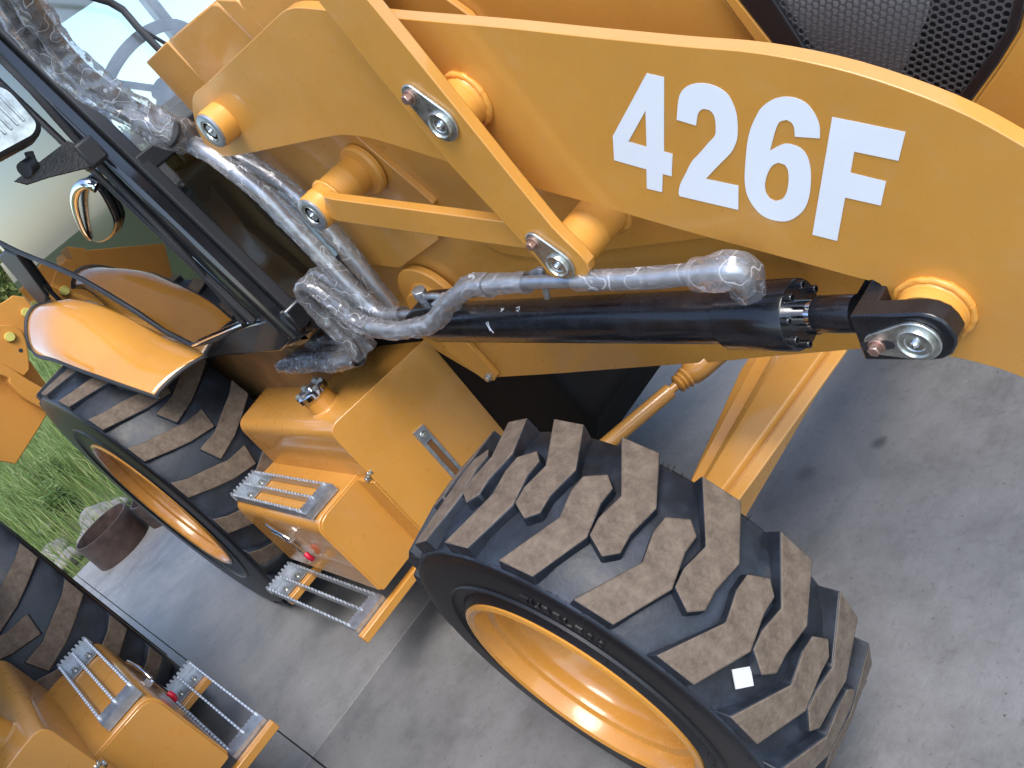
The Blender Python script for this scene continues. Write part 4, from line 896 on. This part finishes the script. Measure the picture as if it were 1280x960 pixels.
# ------------------------------------------------------------------ pipe offcuts, stones, plants
def ring(name, x, y, r, h, label):
    o = empty(name, (x, y, 0))
    b = MB(); b.lathe([(r, 0), (r*1.01, .02), (r, h*.5), (r*1.005, h), (r-.010, h), (r-.012, .01)], (0, 0, 0), (0, 0, 1), 48, closed=True); b.build('steel_wall', RUST, o, 40)
    b = MB(); b.lathe([(0, h*.30), (r*.5, h*.33), (r-.011, h*.28)], (0, 0, 0), (0, 0, 1), 30); b.build('soil_fill', SOIL, o, 40)
    return tag(o, label, 'steel ring', 'rusty steel rings at the paving edge')
ring('steel_ring', -4.80, -1.03, .195, .21, 'rusty brown steel ring, the larger one, standing on the concrete edge beside the grass')
ring('steel_ring', -4.62, -.68, .17, .19, 'smaller rusty steel ring half hidden behind the rear tyre of the loader')
def blob(name, c, s, seed, m, label, cat, group):
    bm = bmesh.new(); bmesh.ops.create_icosphere(bm, subdivisions=3, radius=1)
    for v in bm.verts:
        k = 1+.35*noise.noise(v.co*1.3+Vector((seed*7.1, 0, 0)))+.12*noise.noise(v.co*4+Vector((0, seed, 0)))
        v.co = Vector((v.co.x*s[0]*k, v.co.y*s[1]*k, v.co.z*s[2]*k))
    me = bpy.data.meshes.new(name); bm.to_mesh(me); bm.free(); me.materials.append(m)
    for p in me.polygons: p.use_smooth = True
    o = bpy.data.objects.new(name, me); COL.objects.link(o); o.location = c; return tag(o, label, cat, group)
for k, (p, s, lb) in enumerate(zip([(-6.018,-1.297,0.020),(-5.557,-1.290,0.020),(-5.651,-0.953,0.020),(-5.613,-0.826,0.020),(-5.654,-1.073,0.020),(-6.850,-1.188,0.020)], ((.16, .12, .08), (.11, .13, .07), (.16, .14, .13), (.10, .10, .08), (.08, .1, .06), (.12, .08, .05)),
        ('flat pale stone in the grass by the second loader tyre', 'low grey stone at the corner of the paving', 'pale boulder beside the large steel ring', 'small pinkish stone above the large steel ring', 'small stone in the weeds left of the steel ring', 'flat stone furthest left in the weeds'))):
    blob('stone', p, s, k+1, STONE, lb, 'stone', 'stones at the paving edge')
# grass: uncountable
rg = random.Random(11); b = MB()
def zt(x, y): return -.03 + .05*noise.noise((x*.9, y*.9, 0)) + .004*(-5.2-x)
def blade(x, y, h, w_):
    a = rg.uniform(0, 6.283); l = rg.uniform(.1, .55)*h; dx, dy = math.cos(a), math.sin(a); z = zt(x, y)
    px, py = -dy*w_, dx*w_
    b.add([(x-px, y-py, z), (x+px, y+py, z), (x+px*.7+dx*l*.35, y+py*.7+dy*l*.35, z+h*.6), (x-px*.7+dx*l*.35, y-py*.7+dy*l*.35, z+h*.6), (x+dx*l, y+dy*l, z+h)], [(0, 1, 2, 3), (3, 2, 4)])
for k in range(60000):
    u = rg.random(); x = -5.30-15*u**1.7; y = rg.uniform(-1.8, 5.5) - .03*(x+5)
    dens = noise.noise((x*.55, y*.55, 3.1))
    near = max(0, min(1, (-5.6-x)/1.6))
    if rg.random() > near*.85+.12+dens*.5: continue
    blade(x, y, rg.uniform(.10, .26)*(1+near*1.3+dens*.5), rg.uniform(.002, .0055)*(1+.06*(-x-5)))
tag(b.build('grass', GRASS, smooth=0), 'tall bright green grass filling the ground behind the paving', 'grass', kind='stuff')
def weed(x, y, h, nst, seed, label, lw=.028):
    g3 = random.Random(seed); o = empty('weed', (x, y, zt(x, y)))
    s = MB(); l = MB()
    for k in range(nst):
        a = g3.uniform(0, 6.283); t = g3.uniform(.1, .5); hh = h*g3.uniform(.6, 1.05); top = Vector((math.cos(a)*t*hh, math.sin(a)*t*hh, hh)); base = Vector((math.cos(a)*.03, math.sin(a)*.03, 0))
        mid = base.lerp(top, .5)+Vector((0, 0, hh*.08)); s.tube([base, mid, top], .004, 5, smooth=3)
        for q in range(13):
            f = .2+.8*q/12; p = base.lerp(mid, f*2) if f < .5 else mid.lerp(top, f*2-1)
            aa = q*2.4+g3.uniform(-.5, .5); d = Vector((math.cos(aa), math.sin(aa), g3.uniform(-.1, .6))).normalized(); n_ = d.cross(Vector((0, 0, 1))).normalized(); L = lw*g3.uniform(1.4, 3.0)*(1.25-.6*f)
            w2 = L*.27; dn = Vector((0, 0, -L*.22))
            l.add([p, p+d*L*.45+n_*w2, p+d*L+dn, p+d*L*.45-n_*w2], [(0, 1, 2), (0, 2, 3)])
    s.build('stem', GRASS, o, 50); l.build('leaves', WEED, o, 0)
    return tag(o, label, 'weed', 'weeds at the edge of the grass')
wl = [((-6.687,-0.978,0.000), .42, 9, .05, 'broad leaved weed leaning over the large steel ring'), ((-7.878,-0.838,0.000), .5, 9, .035, 'bushy weed just beyond the stones'), ((-9.735,-0.793,0.000), .6, 10, .03, 'tall weed with pale buds in the middle of the grass'),
      ((-10.230,-0.459,0.000), .65, 10, .03, 'leafy weed close to the rear tyre sidewall'), ((-9.876,-1.042,-0.000), .55, 9, .03, 'weed at the left edge above the second tyre'), ((-7.480,-0.701,0.000), .4, 8, .04, 'low weed between the rear tyre and the boulder'), ((-12.834,-0.450,0.000), .6, 9, .03, 'weed in the bright grass at the far left'), ((-7.985,-1.145,-0.000), .35, 9, .03, 'low spreading weed beside the black second tyre')]
for k, (p, h, ns, lw, lb) in enumerate(wl): weed(p[0], p[1], h, ns, 40+k, lb, lw)
# far trees behind the field
def tree(x, y, h, r, seed, label):
    g3 = random.Random(seed); o = empty('tree', (x, y, -.1)); t = MB()
    t.tube([(0, 0, 0), (.1, 0, h*.3), (.05, .1, h*.7)], lambda q: .16*(1-q*.7), 8); 
    for k in range(6):
        a = k*1.05; t.tube([(.05, .03, h*(.25+.06*k)), (math.cos(a)*r*.35, math.sin(a)*r*.35, h*(.45+.05*k)), (math.cos(a)*r*.7, math.sin(a)*r*.7, h*(.6+.05*k))], lambda q: .06*(1-q*.7), 6)
    t.build('trunk', BARK, o, 50); l = MB(); cl = []
    for k in range(34):
        a = g3.uniform(0, 6.283); e_ = g3.uniform(-.5, 1); q = g3.random()**.5
        cl.append((Vector((math.cos(a)*r*q*math.cos(e_), math.sin(a)*r*q*math.cos(e_), h*.62+h*.36*math.sin(e_)*q)), r*g3.uniform(.18, .36)))
    for c, cr_ in cl:
        for k in range(95):
            d = Vector((g3.gauss(0, 1), g3.gauss(0, 1), g3.gauss(0, .8))).normalized()*cr_*g3.random()**.4; p = c+d; s = g3.uniform(.08, .17)
            u = Vector((g3.gauss(0, 1), g3.gauss(0, 1), g3.gauss(0, 1))).normalized(); v = u.orthogonal().normalized()
            l.add([p-u*s, p+v*s*.5, p+u*s, p-v*s*.5], [(0, 1, 2, 3)])
    l.build('crown', TREE, o, 0)
    return tag(o, label, 'tree', 'trees beyond the field')
for k, (x, y, h, r, lb) in enumerate(((-27, 3.2, 2.6, 1.5, 'low yellowish tree seen just above the orange rear linkage'), (-30, 6.8, 2.9, 1.9, 'rounded tree seen through the cab door glass'), (-34, 11, 3.6, 2.4, 'larger tree further right behind the cab'), (-32, .3, 2.4, 1.6, 'tree beyond the left edge of the field'), (-36, 16, 3.4, 2.4, 'tree behind the cab windscreen'))):
    tree(x, y, h, r, 70+k, lb)

# grit and crumbs lying on the paving: uncountable
gg = random.Random(5); b = MB()
for k in range(1300):
    x = gg.uniform(-4.9, 1.2); y = gg.uniform(-1.9, .9); r_ = gg.uniform(.0008, .0030)*(1.5 if gg.random() < .05 else 1); a_ = gg.uniform(0, 6.28)
    vs = [(x+r_*math.cos(a_+q*2.09), y+r_*math.sin(a_+q*2.09), .0005) for q in range(3)]+[(x, y, r_*1.1)]
    b.add(vs, [(0, 1, 3), (1, 2, 3), (2, 0, 3)])
tag(b.build('grit', simple('grit', (.10, .095, .088), .9, var=.5, vscale=40), smooth=0), 'fine dark grit scattered on the concrete', 'grit', kind='stuff')
